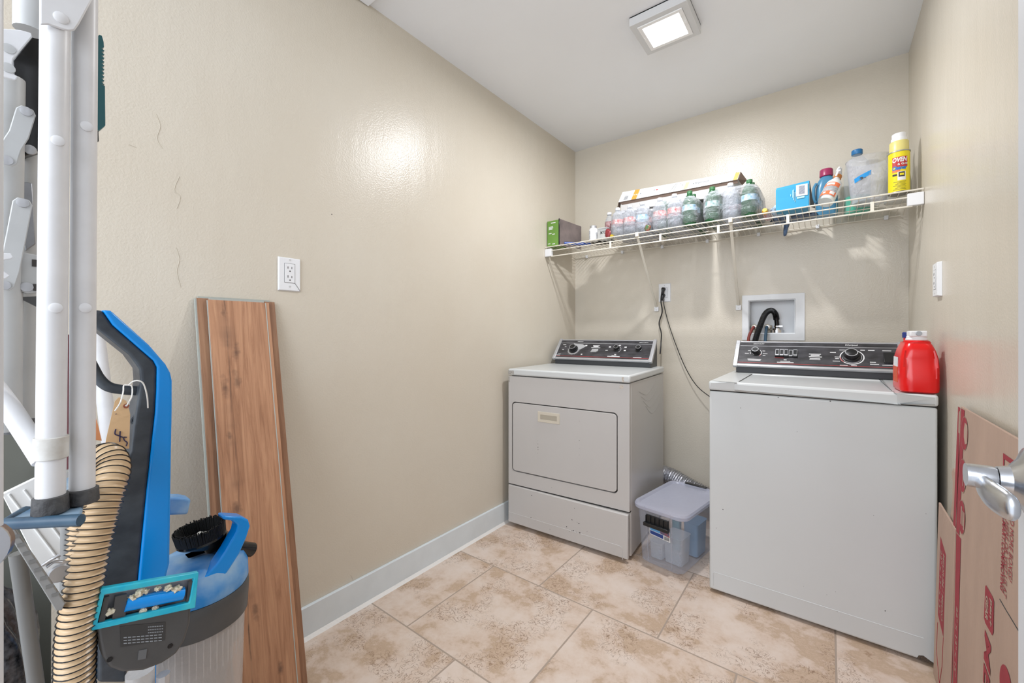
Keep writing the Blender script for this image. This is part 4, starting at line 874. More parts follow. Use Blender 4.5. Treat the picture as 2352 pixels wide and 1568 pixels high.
# white pill bottle
t = thing('white_bottle', 'small white bottle with silver cap near left end of shelf', 'bottle', (0.322, -0.355, TOP))
c = (0.322, -0.355, TOP)
b = nb(); lathe(b, c, [(.024, 0), (.027, .002), (.027, .070), (.024, .077), (.0195, .082)], 26); part('bottle_body', b, M_white, t)
b = nb(); lathe(b, c, [(.0205, .0815), (.0205, .096), (.0185, .098)], 26); part('cap', b, M_silver, t)
b = nb()
for k in range(7): wrap_rect(b, c, .0273, -.026, -.008, .015+k*.0075, .018+k*.0075, math.radians(-90), 5)
part('label_text_lines', b, mat('grey_print', (140, 145, 150), .6), t)
# small clear box with black marks
t = thing('clear_box', 'small clear plastic box with black marks beside the silver-capped bottle', 'box', (0.40, -0.35, TOP))
M_clr = clear('clear_pack_plastic', (226, 230, 232), 0.30, 0.08, bump=.15, bscale=20, whiten=.5)
b = nb(); box(b, .365, .428, -.385, -.325, TOP, TOP+.062); box(b, .362, .431, -.388, -.322, TOP+.0625, TOP+.070); part('box_body', b, M_clr, t, bevel=.002)
b = nb(); me = text_mesh('M7O', .036, .018, (.385, -.3857, TOP+.030), (1, 0, 0), (0, 0, 1), 0, .03, 0); part('black_lettering', merge(b, me), M_greyp, t)
# dark flat pouches on the deck
def lump(b, c, sx, sy, sz, seed, amp=.25, sub=3, floor=None, sq=2.5):
    bmesh.ops.create_cube(b, size=2.0); bmesh.ops.subdivide_edges(b, edges=b.edges[:], cuts=sub, use_grid_fill=True)
    for v in b.verts:
        p = v.co.copy(); l = (abs(p.x)**sq+abs(p.y)**sq+abs(p.z)**sq)**(1/sq); m = max(abs(p.x), abs(p.y), abs(p.z)); p = p*(m/l)
        n = noise.noise(p*1.6+Vector((seed, seed*2.1, seed*.7)))*amp+noise.noise(p*4.2+Vector((seed*3, 0, seed)))*amp*.45
        p = p*(1+n); v.co = Vector((c[0]+p.x*sx, c[1]+p.y*sy, c[2]+p.z*sz))
        if floor is not None and v.co.z < floor: v.co.z = floor+(v.co.z-floor)*.06
    return b
b = nb(); lump(b, (.345, -.265, TOP+.008), .085, .05, .008, 2.2, .2, 5, TOP); o = part('black_pouch', b, mat('black_nylon', (24, 24, 28), .6, bump=.3, bscale=60)); tag(o, 'flat black pouch lying on the shelf behind the silver-capped bottle', 'pouch')
b = nb(); lump(b, (.455, -.375, TOP+.010), .020, .012, .010, 3.2, .2, 4, TOP); o = part('yellow_packet', b, mat('mustard_plastic', (196, 170, 40), .4)); tag(o, 'small mustard yellow packet on shelf in front of the leftmost bottle pack', 'packet')
# ---- shrink-wrapped drink packs
M_film = clear('shrink_wrap_film', (222, 225, 232), 0.09, 0.07, bump=1.0, bscale=16, whiten=.7)
M_botc = clear('clear_bottle_plastic', (214, 220, 228), 0.16, 0.08, bump=.6, bscale=45, whiten=.55)
M_botg = clear('green_bottle_plastic', (26, 84, 46), 0.85, 0.10, bump=.3, bscale=60, whiten=.4)
M_capw = mat('white_cap', (226, 228, 232), .4); M_capg = mat('green_cap', (60, 110, 70), .4)
LBL = {'r': mat('red_white_label', (200, 60, 62), .45, var=.6, vscale=70, vcol=(236, 232, 228)), 'b': mat('light_blue_label', (110, 176, 214), .45, var=.5, vscale=60, vcol=(228, 236, 240)),
       'm': mat('maroon_label', (122, 44, 50), .45, var=.4, vscale=60, vcol=(176, 150, 150)), 't': mat('teal_white_label', (40, 140, 130), .45, var=.6, vscale=60, vcol=(236, 238, 236)), 'w': mat('white_red_label', (236, 232, 228), .45, var=.5, vscale=90, vcol=(206, 60, 60))}
BP = [(.80, 0), (1.0, .012), (1.0, .05), (.95, .055), (1.0, .06), (1.0, .125), (.93, .145), (.62, .172), (.40, .185), (.38, .196)]
def bottle(par, x, y, r, h, kind, lab):
    c = (x, y, TOP+.001); k = h/.205
    b = nb(); lathe(b, c, [(q*r, z*k) for q, z in BP], 16); o = part('bottle', b, M_botg if kind == 'g' else M_botc, par)
    b = nb(); lathe(b, c, [(.0145, .190*k), (.0145, .205*k), (.012, .207*k)], 14); part('bottle_cap', b, M_capg if kind == 'g' else M_capw, o)
    if lab:
        b = nb(); lathe(b, c, [(r*1.012, .088*k), (r*1.012, .120*k)], 16)
        bmesh.ops.delete(b, geom=[f for f in b.faces if len(f.verts) > 4], context='FACES_ONLY'); part('bottle_label', b, LBL[lab], o)
def film(par, x0, x1, y0, y1, h, seed):
    b = nb(); bmesh.ops.create_cube(b, size=2.0); bmesh.ops.subdivide_edges(b, edges=b.edges[:], cuts=15, use_grid_fill=True)
    cx, cy = (x0+x1)/2, (y0+y1)/2
    for v in b.verts:
        p = v.co.copy(); q = 6.0; l = (abs(p.x)**q+abs(p.y)**q+abs(p.z)**q)**(1/q); m = max(abs(p.x), abs(p.y), abs(p.z)); p *= m/l
        top = max(0, p.z)
        n = noise.noise(p*3.2+Vector((seed, 0, seed)))*.5+abs(noise.noise(Vector((p.x*7, p.y*7, p.z*3))+Vector((0, seed, 0))))*.5
        X = cx+p.x*(x1-x0)/2*(1-.07*top**2)+n*.008*(1 if abs(p.x) > .8 else 0); Y = cy+p.y*(y1-y0)/2*(1-.09*top**2)-n*.008*(1 if p.y < -.8 else 0)
        Z = TOP-.001+(p.z+1)/2*h-(.016*n if p.z > .6 else 0)
        Z = max(Z, TOP-.001)
        v.co = (X, Y, Z)
    # open ring in the front face where the wrap has been pulled apart
    return part('shrink_wrap', b, M_film, par)
def pack(label, x0, x1, y0, y1, nx, ny, h, kinds, seed):
    t = thing('bottle_pack', label, 'bottle pack', ((x0+x1)/2, (y0+y1)/2, TOP), 'shrink-wrapped bottle packs on the shelf')
    dx = (x1-x0)/nx; dy = (y1-y0)/ny; r = min(dx, dy)/2*.95; k = 0
    for j in range(ny):
        for i in range(nx):
            kd = kinds[k % len(kinds)]; k += 1
            bottle(t, x0+dx*(i+.5), y0+dy*(j+.5), r, h+random.uniform(-.004, .004), kd[0], kd[1] if len(kd) > 1 else None)
    film(t, x0-.006, x1+.006, y0-.008, y1+.006, h*.93, seed)
random.seed(11)
pack('leftmost shrink-wrapped pack of clear drink bottles with red and white labels', .445, .672, -.392, -.08, 3, 4, .178, ['cw', 'cr', 'cb', 'cm', 'cw', 'cr', 'cm', 'cb'], 1.3)
pack('middle torn shrink-wrapped pack of clear and green drink bottles', .694, .935, -.390, -.08, 3, 4, .190, ['cr', 'cw', 'gb', 'gw', 'ct', 'gb', 'g', 'cm', 'g'], 4.1)
pack('rightmost shrink-wrapped pack, clear bottles in front and green ones beside', .965, 1.222, -.388, -.08, 3, 4, .192, ['gt', 'c', 'gb', 'gt', 'c', 'gb', 'g', 'cr'], 8.7)
t = thing('loose_bottle', 'loose clear bottle with maroon label at left of the wrapped packs', 'bottle', (.408, -.30, TOP))
c = (.405, -.30, TOP+.001)
b = nb(); lathe(b, c, [(q*.027, z*.86) for q, z in BP], 18); part('bottle_body', b, M_botc, t)
b = nb(); lathe(b, c, [(.0145, .163), (.0145, .176), (.012, .178)], 16); part('cap', b, M_capw, t)
b = nb(); lathe(b, c, [(.0276, .06), (.0276, .118)], 18); bmesh.ops.delete(b, geom=[f for f in b.faces if len(f.verts) > 4], context='FACES_ONLY'); part('bottle_label', b, LBL['m'], t)
b = nb(); lump(b, (.435, -.385, TOP+.028), .018, .010, .028, 6.2, .3, 5, TOP, 2.2); o = part('maroon_wrapper', b, mat('maroon_foil', (128, 42, 46), .35, bump=.5, bscale=40)); tag(o, 'crumpled maroon wrapper by the left end of the bottle packs', 'wrapper')
b = nb(); lump(b, (.683, -.404, TOP+.016), .016, .008, .020, 9.2, .35, 5, TOP, 2.2); o = part('red_wrapper', b, mat('dark_red_foil', (150, 30, 44), .3, bump=.5, bscale=40, var=.5, vscale=50, vcol=(60, 110, 70))); tag(o, 'crumpled dark red and green wrapper between the left and middle packs', 'wrapper')
# ---- long white carton on the packs
t = thing('long_carton', 'long narrow white carton with orange bands lying across the bottle packs', 'carton', (.76, -.13, 1.87))
A0 = Vector((.450, -.200, 1.998)); A1 = Vector((1.116, -.200, 1.965))      # top front edge, back-projected
B0 = Vector((.425, -.215, 1.936)); B1 = Vector((1.104, -.215, 1.925))
ex = (A1-A0).normalized()
b = nb(); prism(b, [B0+Vector((0, .006, 0)), B1+Vector((0, .006, 0)), A1, A0], (0, .002, 0)); fl = part('front_flap', b, mat('gloss_white_card', (240, 240, 240), .4), t)
b = nb(); prism(b, [B0+Vector((.012, .02, -.056)), B0+Vector((.012, .02, .02)), A0+Vector((0, .003, 0)), A0+Vector((.02, .075, -.004)), B0+Vector((.03, .10, -.052))], (A1-A0)-Vector((.02, 0, -.006))); part('carton_body', b, mat('grey_white_card', (206, 204, 202), .6, bump=.1, bscale=60), t)
b = nb(); prism(b, [B0+Vector((0, .0085, .004)), B1+Vector((0, .0085, .004)), B1+Vector((0, .020, -.016)), B0+Vector((.02, .020, -.018))], (0, .0015, 0)); part('brown_shadow_edge', b, mat('brown_card_inside', (124, 104, 92), .8, bump=.2, bscale=60), t)  # card inside and the flap's shadow, both put into this brown strip
b = nb(); prism(b, [B0+Vector((-.0, .007, -.0)), A0+Vector((-.001, .001, 0)), B0+Vector((-.028, .05, -.030)), B0+Vector((-.004, .03, -.062))], (.0015, .0, 0)); part('end_flap', b, mat('brown_card_inside', (124, 104, 92)), t); b = nb(); prism(b, [A1+Vector((.001, .001, .002)), B1+Vector((.003, .006, 0)), B1+Vector((.014, .06, -.02)), A1+Vector((.024, .05, -.035))], (.0015, .0, 0)); part('end_flap', b, mat('brown_card_inside', (124, 104, 92)), t)
def cpq(u, v, o=.0012): # point on the white flap: u along, v up 0..1
    lo = B0+(B1-B0)*u; hi = A0+(A1-A0)*u; p = lo+Vector((0, .006, 0))+(hi-lo-Vector((0, .006, 0)))*v; return p+Vector((0, -o, 0))
def cpr(b, u0, u1, v0, v1, o=.0012): b.faces.new([b.verts.new(p) for p in (cpq(u0, v0, o), cpq(u1, v0, o), cpq(u1, v1, o), cpq(u0, v1, o))])
M_or = mat('orange_print', (222, 160, 66), .5)
b = nb(); cpr(b, .125, .172, 0, 1); cpr(b, .967, .998, 0, 1); part('orange_bands', b, M_or, fl)
b = nb(); cpr(b, .585, .615, .08, .85); part('peach_panel', b, mat('peach_print', (228, 178, 146), .5), fl)
b = nb()
for k in range(10): cpr(b, .046+k*.0038, .048+k*.0038, .12, .5)
cpr(b, .04, .088, .56, .58); part('barcode', b, mat('grey_print2', (120, 124, 128), .6), fl)
b = nb()
for q in ((.47, .02, .485, .5), (.485, .5, .474, .97), (.485, .5, .502, .97), (.50, .02, .512, .97), (.455, .02, .463, .2)):
    sweep(b, [cpq(q[0], q[1]), cpq(q[2], q[3])], .0008, 5)
for k in range(8): cpr(b, .535+random.uniform(0, .035), .540+random.uniform(0, .038), .2+.09*k, .25+.09*k)
part('line_drawing', b, mat('grey_green_print', (120, 126, 116), .6), fl)
b = nb(); cpr(b, .315, .322, .55, .68); cpr(b, .19, .20, .45, .58); part('small_marks', b, mat('grey_print', (140, 145, 150)), fl)
b = nb(); cpr(b, .334, .35, .55, .68); part('red_mark', b, M_redp, fl)
me = text_mesh('stoproof', .088, .016, cpq(.648, .42, .0016), ex, A0-B0, 0, .01, 0); part('carton_lettering', merge(nb(), me), mat('grey_print2', (120, 124, 128)), fl)
me = text_mesh('10 ft', .026, .011, cpq(.130, .42, .0018), ex, A0-B0, 0, .03, 0); part('band_lettering', merge(nb(), me), M_print, fl)
# ---- small things right of the packs
t = thing('squeeze_bottle', 'small squeeze bottle with yellow cap lying right of the bottle packs', 'bottle', (1.262, -.33, TOP))
a = W(1757, 486, y=-.352); b = nb(); sweep(b, [a+Vector((0, -.012, .004)), a, a+Vector((.0, .012, -.002))], [.010, .0135, .0135], 16); part('yellow_cap', b, mat('amber_yellow', (240, 176, 22), .35), t)
b = nb(); sweep(b, [a+Vector((0, .012, -.002)), a+Vector((.001, .05, -.004)), a+Vector((.002, .11, -.008)), a+Vector((.002, .12, -.008))], [.012, .018, .018, .012], 16, ry=.9); part('bottle_body', b, mat('pale_label_plastic', (214, 206, 216), .4, var=.5, vscale=40, vcol=(190, 90, 90)), t)
b = nb(); lump(b, (1.300, -.30, TOP+.024), .030, .07, .026, 5.2, .28, 6, TOP, 2.3); o = part('pale_blue_bag', b, mat('pale_blue_film', (176, 200, 222), .3, bump=.5, bscale=40)); tag(o, 'crumpled pale blue plastic bag behind the yellow-capped bottle', 'bag')
t = thing('navy_bag', 'dark navy bag lying on the shelf, a corner poking down through the wires', 'bag', (1.35, -.15, TOP))
M_nav = mat('navy_patterned_film', (34, 42, 66), .35, bump=.6, bscale=40, var=.5, vscale=50, vcol=(110, 140, 180))
b = nb(); lump(b, (1.345, -.15, TOP+.012), .10, .085, .014, 7.9, .25, 6, TOP, 2.4); part('bag_body', b, M_nav, t)
b = nb(); q = W(1805, 522, y=-.09); q2 = W(1803, 543, y=-.09); sweep(b, resample([q+Vector((0, 0, .03)), q+Vector((.004, .0, .012)), q+Vector((0, 0, -.008)), q2+Vector((0, 0, .006)), q2], 4), [.016, .018, .021, .022, .022, .021, .020, .019, .018, .017, .016, .0145, .013, .011, .008, .005, .002], 12, ry=.6); part('drooping_corner', b, M_nav, t)
# blue carton
t = thing('blue_carton', 'sky blue carton with barcode standing on the shelf', 'carton', (1.36, -.33, TOP))
M_bc = mat('sky_blue_card', (44, 160, 206), .45, var=.15, vscale=6); bx0, bx1, by0, bz1 = 1.296, 1.424, -.398, 1.788
b = nb(); box(b, bx0, bx1, by0, -.30, TOP, bz1-.012); part('box_body', b, M_bc, t, bevel=.001)
b = nb(); prism(b, [(bx0, by0-.002, TOP+.002), (bx1, by0-.002, TOP+.002), (bx1+.002, by0+.002, bz1+.003), (bx0+.002, by0+.002, bz1-.006)], (0, .0015, 0)); part('front_flap', b, M_bc, t)
b = nb(); prism(b, [(bx1+.002, by0, bz1), (bx1+.012, by0+.03, TOP+.04), (bx1+.022, by0+.06, TOP+.001), (bx1+.004, by0+.02, TOP+.001)], (.0015, 0, 0)); part('side_flap', b, mat('dark_card_inside', (58, 66, 74), .7), t)
b = nb(); box(b, bx0+.08, bx1-.004, by0-.0030, by0-.0026, bz1-.062, bz1-.010); bl = part('barcode_label', b, M_print, t)
b = nb(); 
for k in range(14): box(b, bx0+.091, bx0+.113, by0-.0035, by0-.0031, bz1-.054+k*.0028, bz1-.0527+k*.0028)
part('barcode', b, mat('barcode_navy', (70, 84, 120), .6), bl)
b = nb()
for k, (x, z0, z1) in enumerate(((.066, .050, .095), (.070, .038, .098), (.075, .030, .085), (.058, .058, .078))): box(b, bx0+x, bx0+x+.0022, by0-.0032, by0-.0026, TOP+z0, TOP+z1-.01)
box(b, bx0+.083, bx0+.112, by0-.0032, by0-.0028, TOP+.042, TOP+.050); part('printed_lines', b, mat('pale_blue_print', (170, 214, 232), .6), t)
# blue detergent bottle with maroon cap
t = thing('detergent_bottle', 'blue handled detergent bottle with maroon cap on the shelf', 'bottle', (1.487, -.13, TOP))
M_dbl = mat('steel_blue_plastic', (78, 140, 176), .3, var=.1, vscale=8)
c = Vector((1.487, -.13, TOP))
b = nb(); loft(b, [[c+Vector((p.x, p.y, z)) for p in rr_ring(wx, wy, r_, 0, 6)] for wx, wy, r_, z in ((.040, .030, .022, 0), (.045, .034, .024, .006), (.046, .035, .025, .09), (.044, .034, .025, .14), (.036, .030, .024, .175), (.024, .024, .022, .196), (.020, .020, .019, .200))])
part('bottle_body', b, M_dbl, t)
b = nb(); lathe(b, c, [(.026, .199), (.028, .202), (.027, .232), (.024, .236)], 28); part('cap', b, mat('maroon_cap', (156, 48, 90), .35), t)
b = nb(); sweep(b, resample([c+Vector((-.040, -.030, .165)), c+Vector((-.050, -.036, .14)), c+Vector((-.050, -.037, .09)), c+Vector((-.042, -.032, .07))], 4), .008, 10, ry=.8); part('grip', b, M_dbl, t)
# white spray bottle leaning toward the wall
t = thing('spray_bottle', 'white cleaner bottle with orange label leaning back on the shelf', 'bottle', (1.487, -.335, TOP))
a = Vector((1.484, -.335, TOP+.040)); e = Vector((1.540, -.215, TOP+.205)); dd = (e-a).normalized(); u = Vector((1, 0, 0)); u = (u-dd*u.dot(dd)).normalized(); v = dd.cross(u)
Mx = Matrix((tuple(u)+(0,), tuple(v)+(0,), tuple(dd)+(0,), (0, 0, 0, 1))).transposed()
low = min((Mx @ Vector((.032*math.cos(q), .032*math.sin(q), 0))).z for q in [i*.1 for i in range(63)])
a = Vector((1.484, -.335, TOP-low+.0005))
b = nb(); lathe(b, a, [(.028, 0), (.031, .003), (.032, .012), (.032, .105), (.030, .122), (.020, .142), (.013, .156), (.012, .170)], 28, M=Mx); part('bottle_body', b, mat('milky_white_plastic', (226, 230, 228), .3), t)
Mxa = Matrix.Translation(a) @ Mx
def onb(b, s0, s1, z0, z1, r=.0324, phi=None):
    ph = math.radians(-90); prev = None
    for i in range(9):
        s = s0+(s1-s0)*i/8; g = ph+s/r; cur = (b.verts.new(Mxa @ Vector((r*math.cos(g), r*math.sin(g), z0))), b.verts.new(Mxa @ Vector((r*math.cos(g), r*math.sin(g), z1))))
        if prev: b.faces.new((prev[0], cur[0], cur[1], prev[1]))
        prev = cur
sg = 1
b = nb(); onb(b, -.036, .036, .018, .044); onb(b, -.036, .036, .078, .104); lb = part('orange_label', b, mat('orange_label', (232, 118, 72), .45), t)
b = nb(); onb(b, -.036, .036, .044, .078); onb(b, -.037, .037, .014, .018); lb2 = part('silver_label', b, mat('silver_label', (188, 190, 194), .4, var=.4, vscale=120), t)
b = nb(); onb(b, .008, .028, .024, .042, .0327); onb(b, -.02, -.008, .028, .038, .0327); onb(b, -.02, .012, .084, .098, .0327); part('white_label_marks', b, M_print, lb)
b = nb(); lathe(b, a, [(.0165, .160), (.0165, .178), (.013, .181)], 22, M=Mx); part('orange_collar', b, mat('orange_collar', (206, 130, 62), .4), t)
b = nb(); box(b, -.009, .009, -.03, .014, .181, .205, Mxa); box(b, -.004, .004, -.040, -.03, .188, .200, Mxa); box(b, -.004, .004, -.030, -.024, .150, .185, Mxa); part('spray_head', b, M_white, t, bevel=.002)
# big clear bottle with teal bottom behind the tub, blue cap
t = thing('water_jug', 'tall clear bottle with blue cap and teal liquid behind the plastic tub', 'bottle', (1.607, -.085, TOP))
c = Vector((1.607, -.085, TOP)); M_tb = clear('clear_blueish_plastic', (220, 228, 234), .06, .08, bump=.1, bscale=20, whiten=.35)
b = nb(); lathe(b, c, [(.046, 0), (.051, .006), (.052, .20), (.044, .25), (.020, .285), (.0175, .295)], 28); part('bottle_body', b, M_tb, t)
b = nb(); lathe(b, c, [(.044, .003), (.0495, .009), (.050, .085)], 28); part('teal_liquid', b, clear('teal_liquid', (70, 196, 160), .85, .2, whiten=.2), t)
b = nb(); lathe(b, c, [(.021, .292), (.022, .294), (.022, .313), (.019, .316)], 26); part('cap', b, mat('mid_blue_cap', (40, 116, 172), .35), t)
# clear tub with blue tape
t = thing('clear_tub', 'open clear plastic tub with a strip of blue tape on the shelf', 'tub', (1.642, -.30, TOP))
c = Vector((1.640, -.268, TOP)); M_tub = clear('scuffed_clear_plastic', (222, 224, 230), .16, .10, bump=.4, bscale=30, whiten=.5)
b = nb(); lathe(b, c, [(.054, .0), (.060, .004), (.066, .05), (.075, .14), (.080, .196), (.083, .2), (.080, .2015), (.077, .196), (.072, .14), (.063, .05), (.057, .008), (.02, .006)], 40); part('tub_body', b, M_tub, t)
ph = math.radians(-98)
b = nb(); prev = None
for i in range(10):
    s = -.046+.060*i/9; zz = .098+.022*i/9; r0 = .0705+.0005; cur = (b.verts.new(c+Vector(((r0+.0005)*math.cos(ph+s/r0), (r0+.0005)*math.sin(ph+s/r0), zz-.009))), b.verts.new(c+Vector(((r0+.003)*math.cos(ph+s/r0), (r0+.003)*math.sin(ph+s/r0), zz+.010))))
    if prev: b.faces.new((prev[0], cur[0], cur[1], prev[1]))
    prev = cur
tp = part('blue_tape', b, mat('blue_masking_tape', (24, 140, 206), .6), t)
b = wrap_text('3-', .024, .013, c, .0745, -.026, .100, ph, 0, .03)
for v in b.verts: v.co.z += .2*((v.co-c).x)*.9
part('handwriting', b, M_chip, tp)
# white translucent jug behind the can
b = nb(); c = Vector((1.742, -.20, TOP)); lathe(b, c, [(.040, 0), (.046, .005), (.046, .09), (.038, .15), (.022, .195), (.016, .215), (.016, .235)], 28); 
t = thing('plastic_jug', 'translucent white plastic jug behind the yellow spray can', 'jug', c); part('jug_body', b, clear('translucent_white_plastic', (226, 226, 220), .72, .3, whiten=.2), t)
b = nb(); lathe(b, c, [(.019, .226), (.019, .245), (.017, .247)], 20); part('cap', b, M_white, t)
# oven cleaner can
c = Vector((1.732, -.352, TOP)); R = .0355; ph = math.radians(-96)
t = thing('spray_can', 'yellow oven and grill cleaner spray can at right end of shelf', 'spray can', c)
M_yel = mat('can_yellow', (232, 214, 30), .3)
b = nb(); lathe(b, c, [(R-.004, 0), (R, .003), (R, .006), (R-.001, .008)], 32); part('bottom_rim', b, mat('can_steel', (130, 128, 122), .35, .8), t)
b = nb(); lathe(b, c, [(R-.001, .008), (R-.001, .172)], 36); cb = part('can_body', b, M_yel, t)
b = nb(); lathe(b, c, [(R-.001, .172), (R+.0008, .173), (R+.0008, .177), (R-.003, .179)], 32); part('top_rim', b, mat('rim_grey', (170, 170, 166), .35, .6), t)
b = nb(); lathe(b, c, [(R-.004, .1785), (R-.0045, .218), (R-.006, .221)], 32); part('overcap', b, mat('pale_yellow_plastic', (222, 210, 130), .35), t)
b = nb(); lathe(b, c, [(R-.0095, .2205), (R-.010, .236), (R-.013, .238), (R-.0125, .243), (R-.0125, .254), (R-.015, .256)], 32); part('white_cap', b, M_white, t)
r = R-.0008
b = nb(); wrap_rect(b, c, r, -.022, .029, .108, .150, ph); part('red_label_band', b, mat('label_red', (186, 40, 40), .4), cb)
b = nb(); wrap_rect(b, c, r+.0002, -.004, .022, .052, .088, ph); pc = part('stove_picture', b, M_print, cb)
b = nb(); wrap_rect(b, c, r+.0004, -.001, .019, .066, .086, ph); wrap_rect(b, c, r+.0003, -.021, -.006, .072, .080, ph); part('stove_window', b, M_chip, pc)
b = nb(); wrap_rect(b, c, r+.0006, .003, .016, .072, .080, ph); part('yellow_arrow_mark', b, M_yel, pc)
b = nb(); wrap_rect(b, c, r+.0002, -.022, .004, .087, .100, ph); part('orange_label_flash', b, mat('orange_label', (232, 118, 72)), cb)
b = nb()
for k in range(7):
    x0 = -.018+.006*(k % 3); wrap_rect(b, c, r+.0002, x0, .024-.003*(k % 2), .014+k*.0052, .0158+k*.0052, ph)
part('fine_print', b, mat('olive_print', (120, 116, 40), .6), cb)
part('oven_lettering', wrap_text('OVEN', .049, .020, c, r+.0004, -.021, .128, ph, .2, .04), M_print, cb)
part('grill_lettering', wrap_text('& Grill', .032, .009, c, r+.0005, -.004, .115, ph, 0, .02), M_print, cb)
part('cleaner_lettering', wrap_text('Cleaner', .049, .017, c, r+.0006, -.022, .096, ph, .2, .05), mat('cleaner_blue', (24, 110, 190), .5), cb)

XF.pop()

# ------------------------------------------------------------------ folded white ladder at the left edge
LX = 0.75
def WP(pts, x): return [W(a, c, x=x) for a, c in pts]
foot_z = W(116, 1178, x=LX).z
t = thing('folding_ladder', 'folded white metal step ladder with black rubber feet, at the left edge', 'ladder', W(150, 1178, x=LX))
def tube_px(name, pix, x, r, m, ry=1.0, seg=20, par=None, n=1):
    b = nb(); pp = WP(pix, x) if not isinstance(x, (list, tuple)) else [W(a, c, x=xx) for (a, c), xx in zip(pix, x)]
    sweep(b, resample(pp, n) if n > 1 else pp, r, seg, ry=ry, up=(1, 0, 0)); return part(name, b, m, par or t)
r1 = tube_px('rail', [(128, -420), (127, 60), (121, 700), (116, 1160)], LX, 0.0130, M_lad, ry=1.0)
r2 = tube_px('rail', [(197, -420), (195, 60), (191, 700), (189, 1140)], LX-.012, 0.0122, M_lad)
for par, pix, x in ((r1, (116, 1160), LX), (r2, (189, 1142), LX-.012)):
    a = W(*pix, x=x); b = nb(); sweep(b, [Vector((a.x, a.y, a.z+.012)), Vector((a.x, a.y, a.z+.011)), Vector((a.x, a.y, foot_z+.002)), Vector((a.x, a.y, foot_z+.0005))], [.0140, .0155, .0162, .0150], 22); part('rubber_foot', b, M_rub, par)
def rivet(par, px, py, x, r=.0062, m=None, ring=False):
    c = W(px, py, x=x); d = (CAM-c); d.z = 0; d.normalize(); c = c
    b = nb(); sweep(b, [c-d*.002, c+d*.001, c+d*.0022, c+d*.0028], [r, r, r*.8, r*.35], 18); part('rivet', b, m or M_lad, par)
# rivets sit on the tube faces that look at the room
def on_tube(px, py, x, r): 
    c = W(px, py, x=x); d = (CAM-c).normalized(); p = c+d*r; return p
for par, px, py, x in ((r1, 133, 323, LX), (r1, 128, 707, LX), (r2, 199, 290, LX-.012), (r2, 196, 707, LX-.012)):
    c = W(px, py, x=x+.0128); d = (CAM-c); d.z = 0; d.normalize(); b = nb(); sweep(b, [c-d*.002, c+d*.0008, c+d*.0016, c+d*.002], [.0062, .0060, .0046, .001], 18); part('rivet', b, M_lad, par)
b = nb(); pp = WP([(92, -330), (92, 56), (112, 56), (140, 66), (160, 71), (172, 69), (182, 55), (212, 0), (224, -330)], LX+.016); prism(b, pp, (-.003, 0, 0)); g = part('gusset_plate', b, M_lad, t, bevel=.0015)
c = W(140, 41, x=LX+.016); d = Vector((1, 0, 0)); b = nb(); sweep(b, [c-d*.001, c+d*.0008, c+d*.0018, c+d*.0022], [.0068, .0066, .005, .001], 18); part('rivet', b, M_lad, g)
tube_px('rear_tube', [(70, -420), (69, 72)], .70, .0145, M_lad2)
b = nb(); prism(b, WP([(-30, 62), (46, 68), (72, 75), (74, 84), (30, 136), (27, 166), (42, 176), (36, 184), (-30, 168)], .725), (-.004, 0, 0)); pl = part('side_plate', b, M_lad, t, bevel=.001)
for q in ((20, 112), (19, 156)):
    c = W(*q, x=.725); d = Vector((1, 0, 0)); b = nb(); sweep(b, [c, c+d*.0015, c+d*.002], [.0058, .0055, .003], 16); part('rivet', b, M_lad2, pl)
b = nb(); prism(b, WP([(100, 52), (92, 58), (27, 138), (33, 235), (44, 300), (54, 358), (90, 346), (110, 340), (110, 200)], .655), (-.022, 0, 0)); bk = part('black_bracket', b, M_blk, t, bevel=.002)
c = W(69, 344, x=.657); b = nb(); sweep(b, [c, c+d*.002, c+d*.003], [.0062, .0060, .0035], 16); part('rivet', b, M_silver, bk)
tube_px('grey_rail', [(14, 176), (10, 420), (6, 990)], .66, .0165, M_lad2)
tube_px('inner_rail', [(62, 352), (57, 640), (50, 968)], .62, .0152, M_lad2)
tube_px('inner_rail_foot', [(50, 960), (49, 992)], .62, .0165, M_rub)
def strap(name, cpts, wd, x, m, hole=None):
    """flat bar through photo points, its own thickness"""
    b = nb(); P_ = WP(cpts, x); L_ = []; R_ = []
    for i, p in enumerate(P_):
        dd = (P_[min(i+1, len(P_)-1)]-P_[max(i-1, 0)]).normalized(); s_ = Vector((1, 0, 0)).cross(dd).normalized(); L_.append(p+s_*wd/2); R_.append(p-s_*wd/2)
    a0 = P_[0]-(P_[1]-P_[0]).normalized()*wd*.35; a1 = P_[-1]+(P_[-1]-P_[-2]).normalized()*wd*.35
    q0 = (L_[0]-R_[0])*.3; q1 = (L_[-1]-R_[-1])*.3
    prism(b, [a0-q0, a0+q0]+L_+[a1+q1, a1-q1]+R_[::-1], (-.0035, 0, 0)); o = part(name, b, m, t, bevel=.001)
    for i in (0, -1):
        c = P_[i]; d = Vector((1, 0, 0)); b = nb(); sweep(b, [c-d*.001, c+d*.0016, c+d*.0024], [.0058, .0055, .003], 16); part('rivet', b, M_silver, o)
    return o
strap('link_bar', [(60, 256), (44, 308), (26, 336), (15, 368)], .0165, .70, M_lad2)
strap('link_bar', [(52, 466), (38, 540), (22, 620), (10, 655)], .0165, .69, M_lad2)
b = nb(); prism(b, WP([(37, 415), (74, 420), (82, 560), (60, 575), (37, 470)], .64), (-.012, 0, 0)); part('hinge_channel', b, mat('zinc_steel', (168, 170, 174), .35, .6, bump=.1, bscale=30, var=.3, vscale=20), t, bevel=.001)
b = nb(); prism(b, WP([(45, 577), (88, 586), (88, 672), (62, 674), (47, 668)], .668), (-.010, 0, 0)); hb_ = part('hinge_bracket', b, M_lad2, t, bevel=.0015)
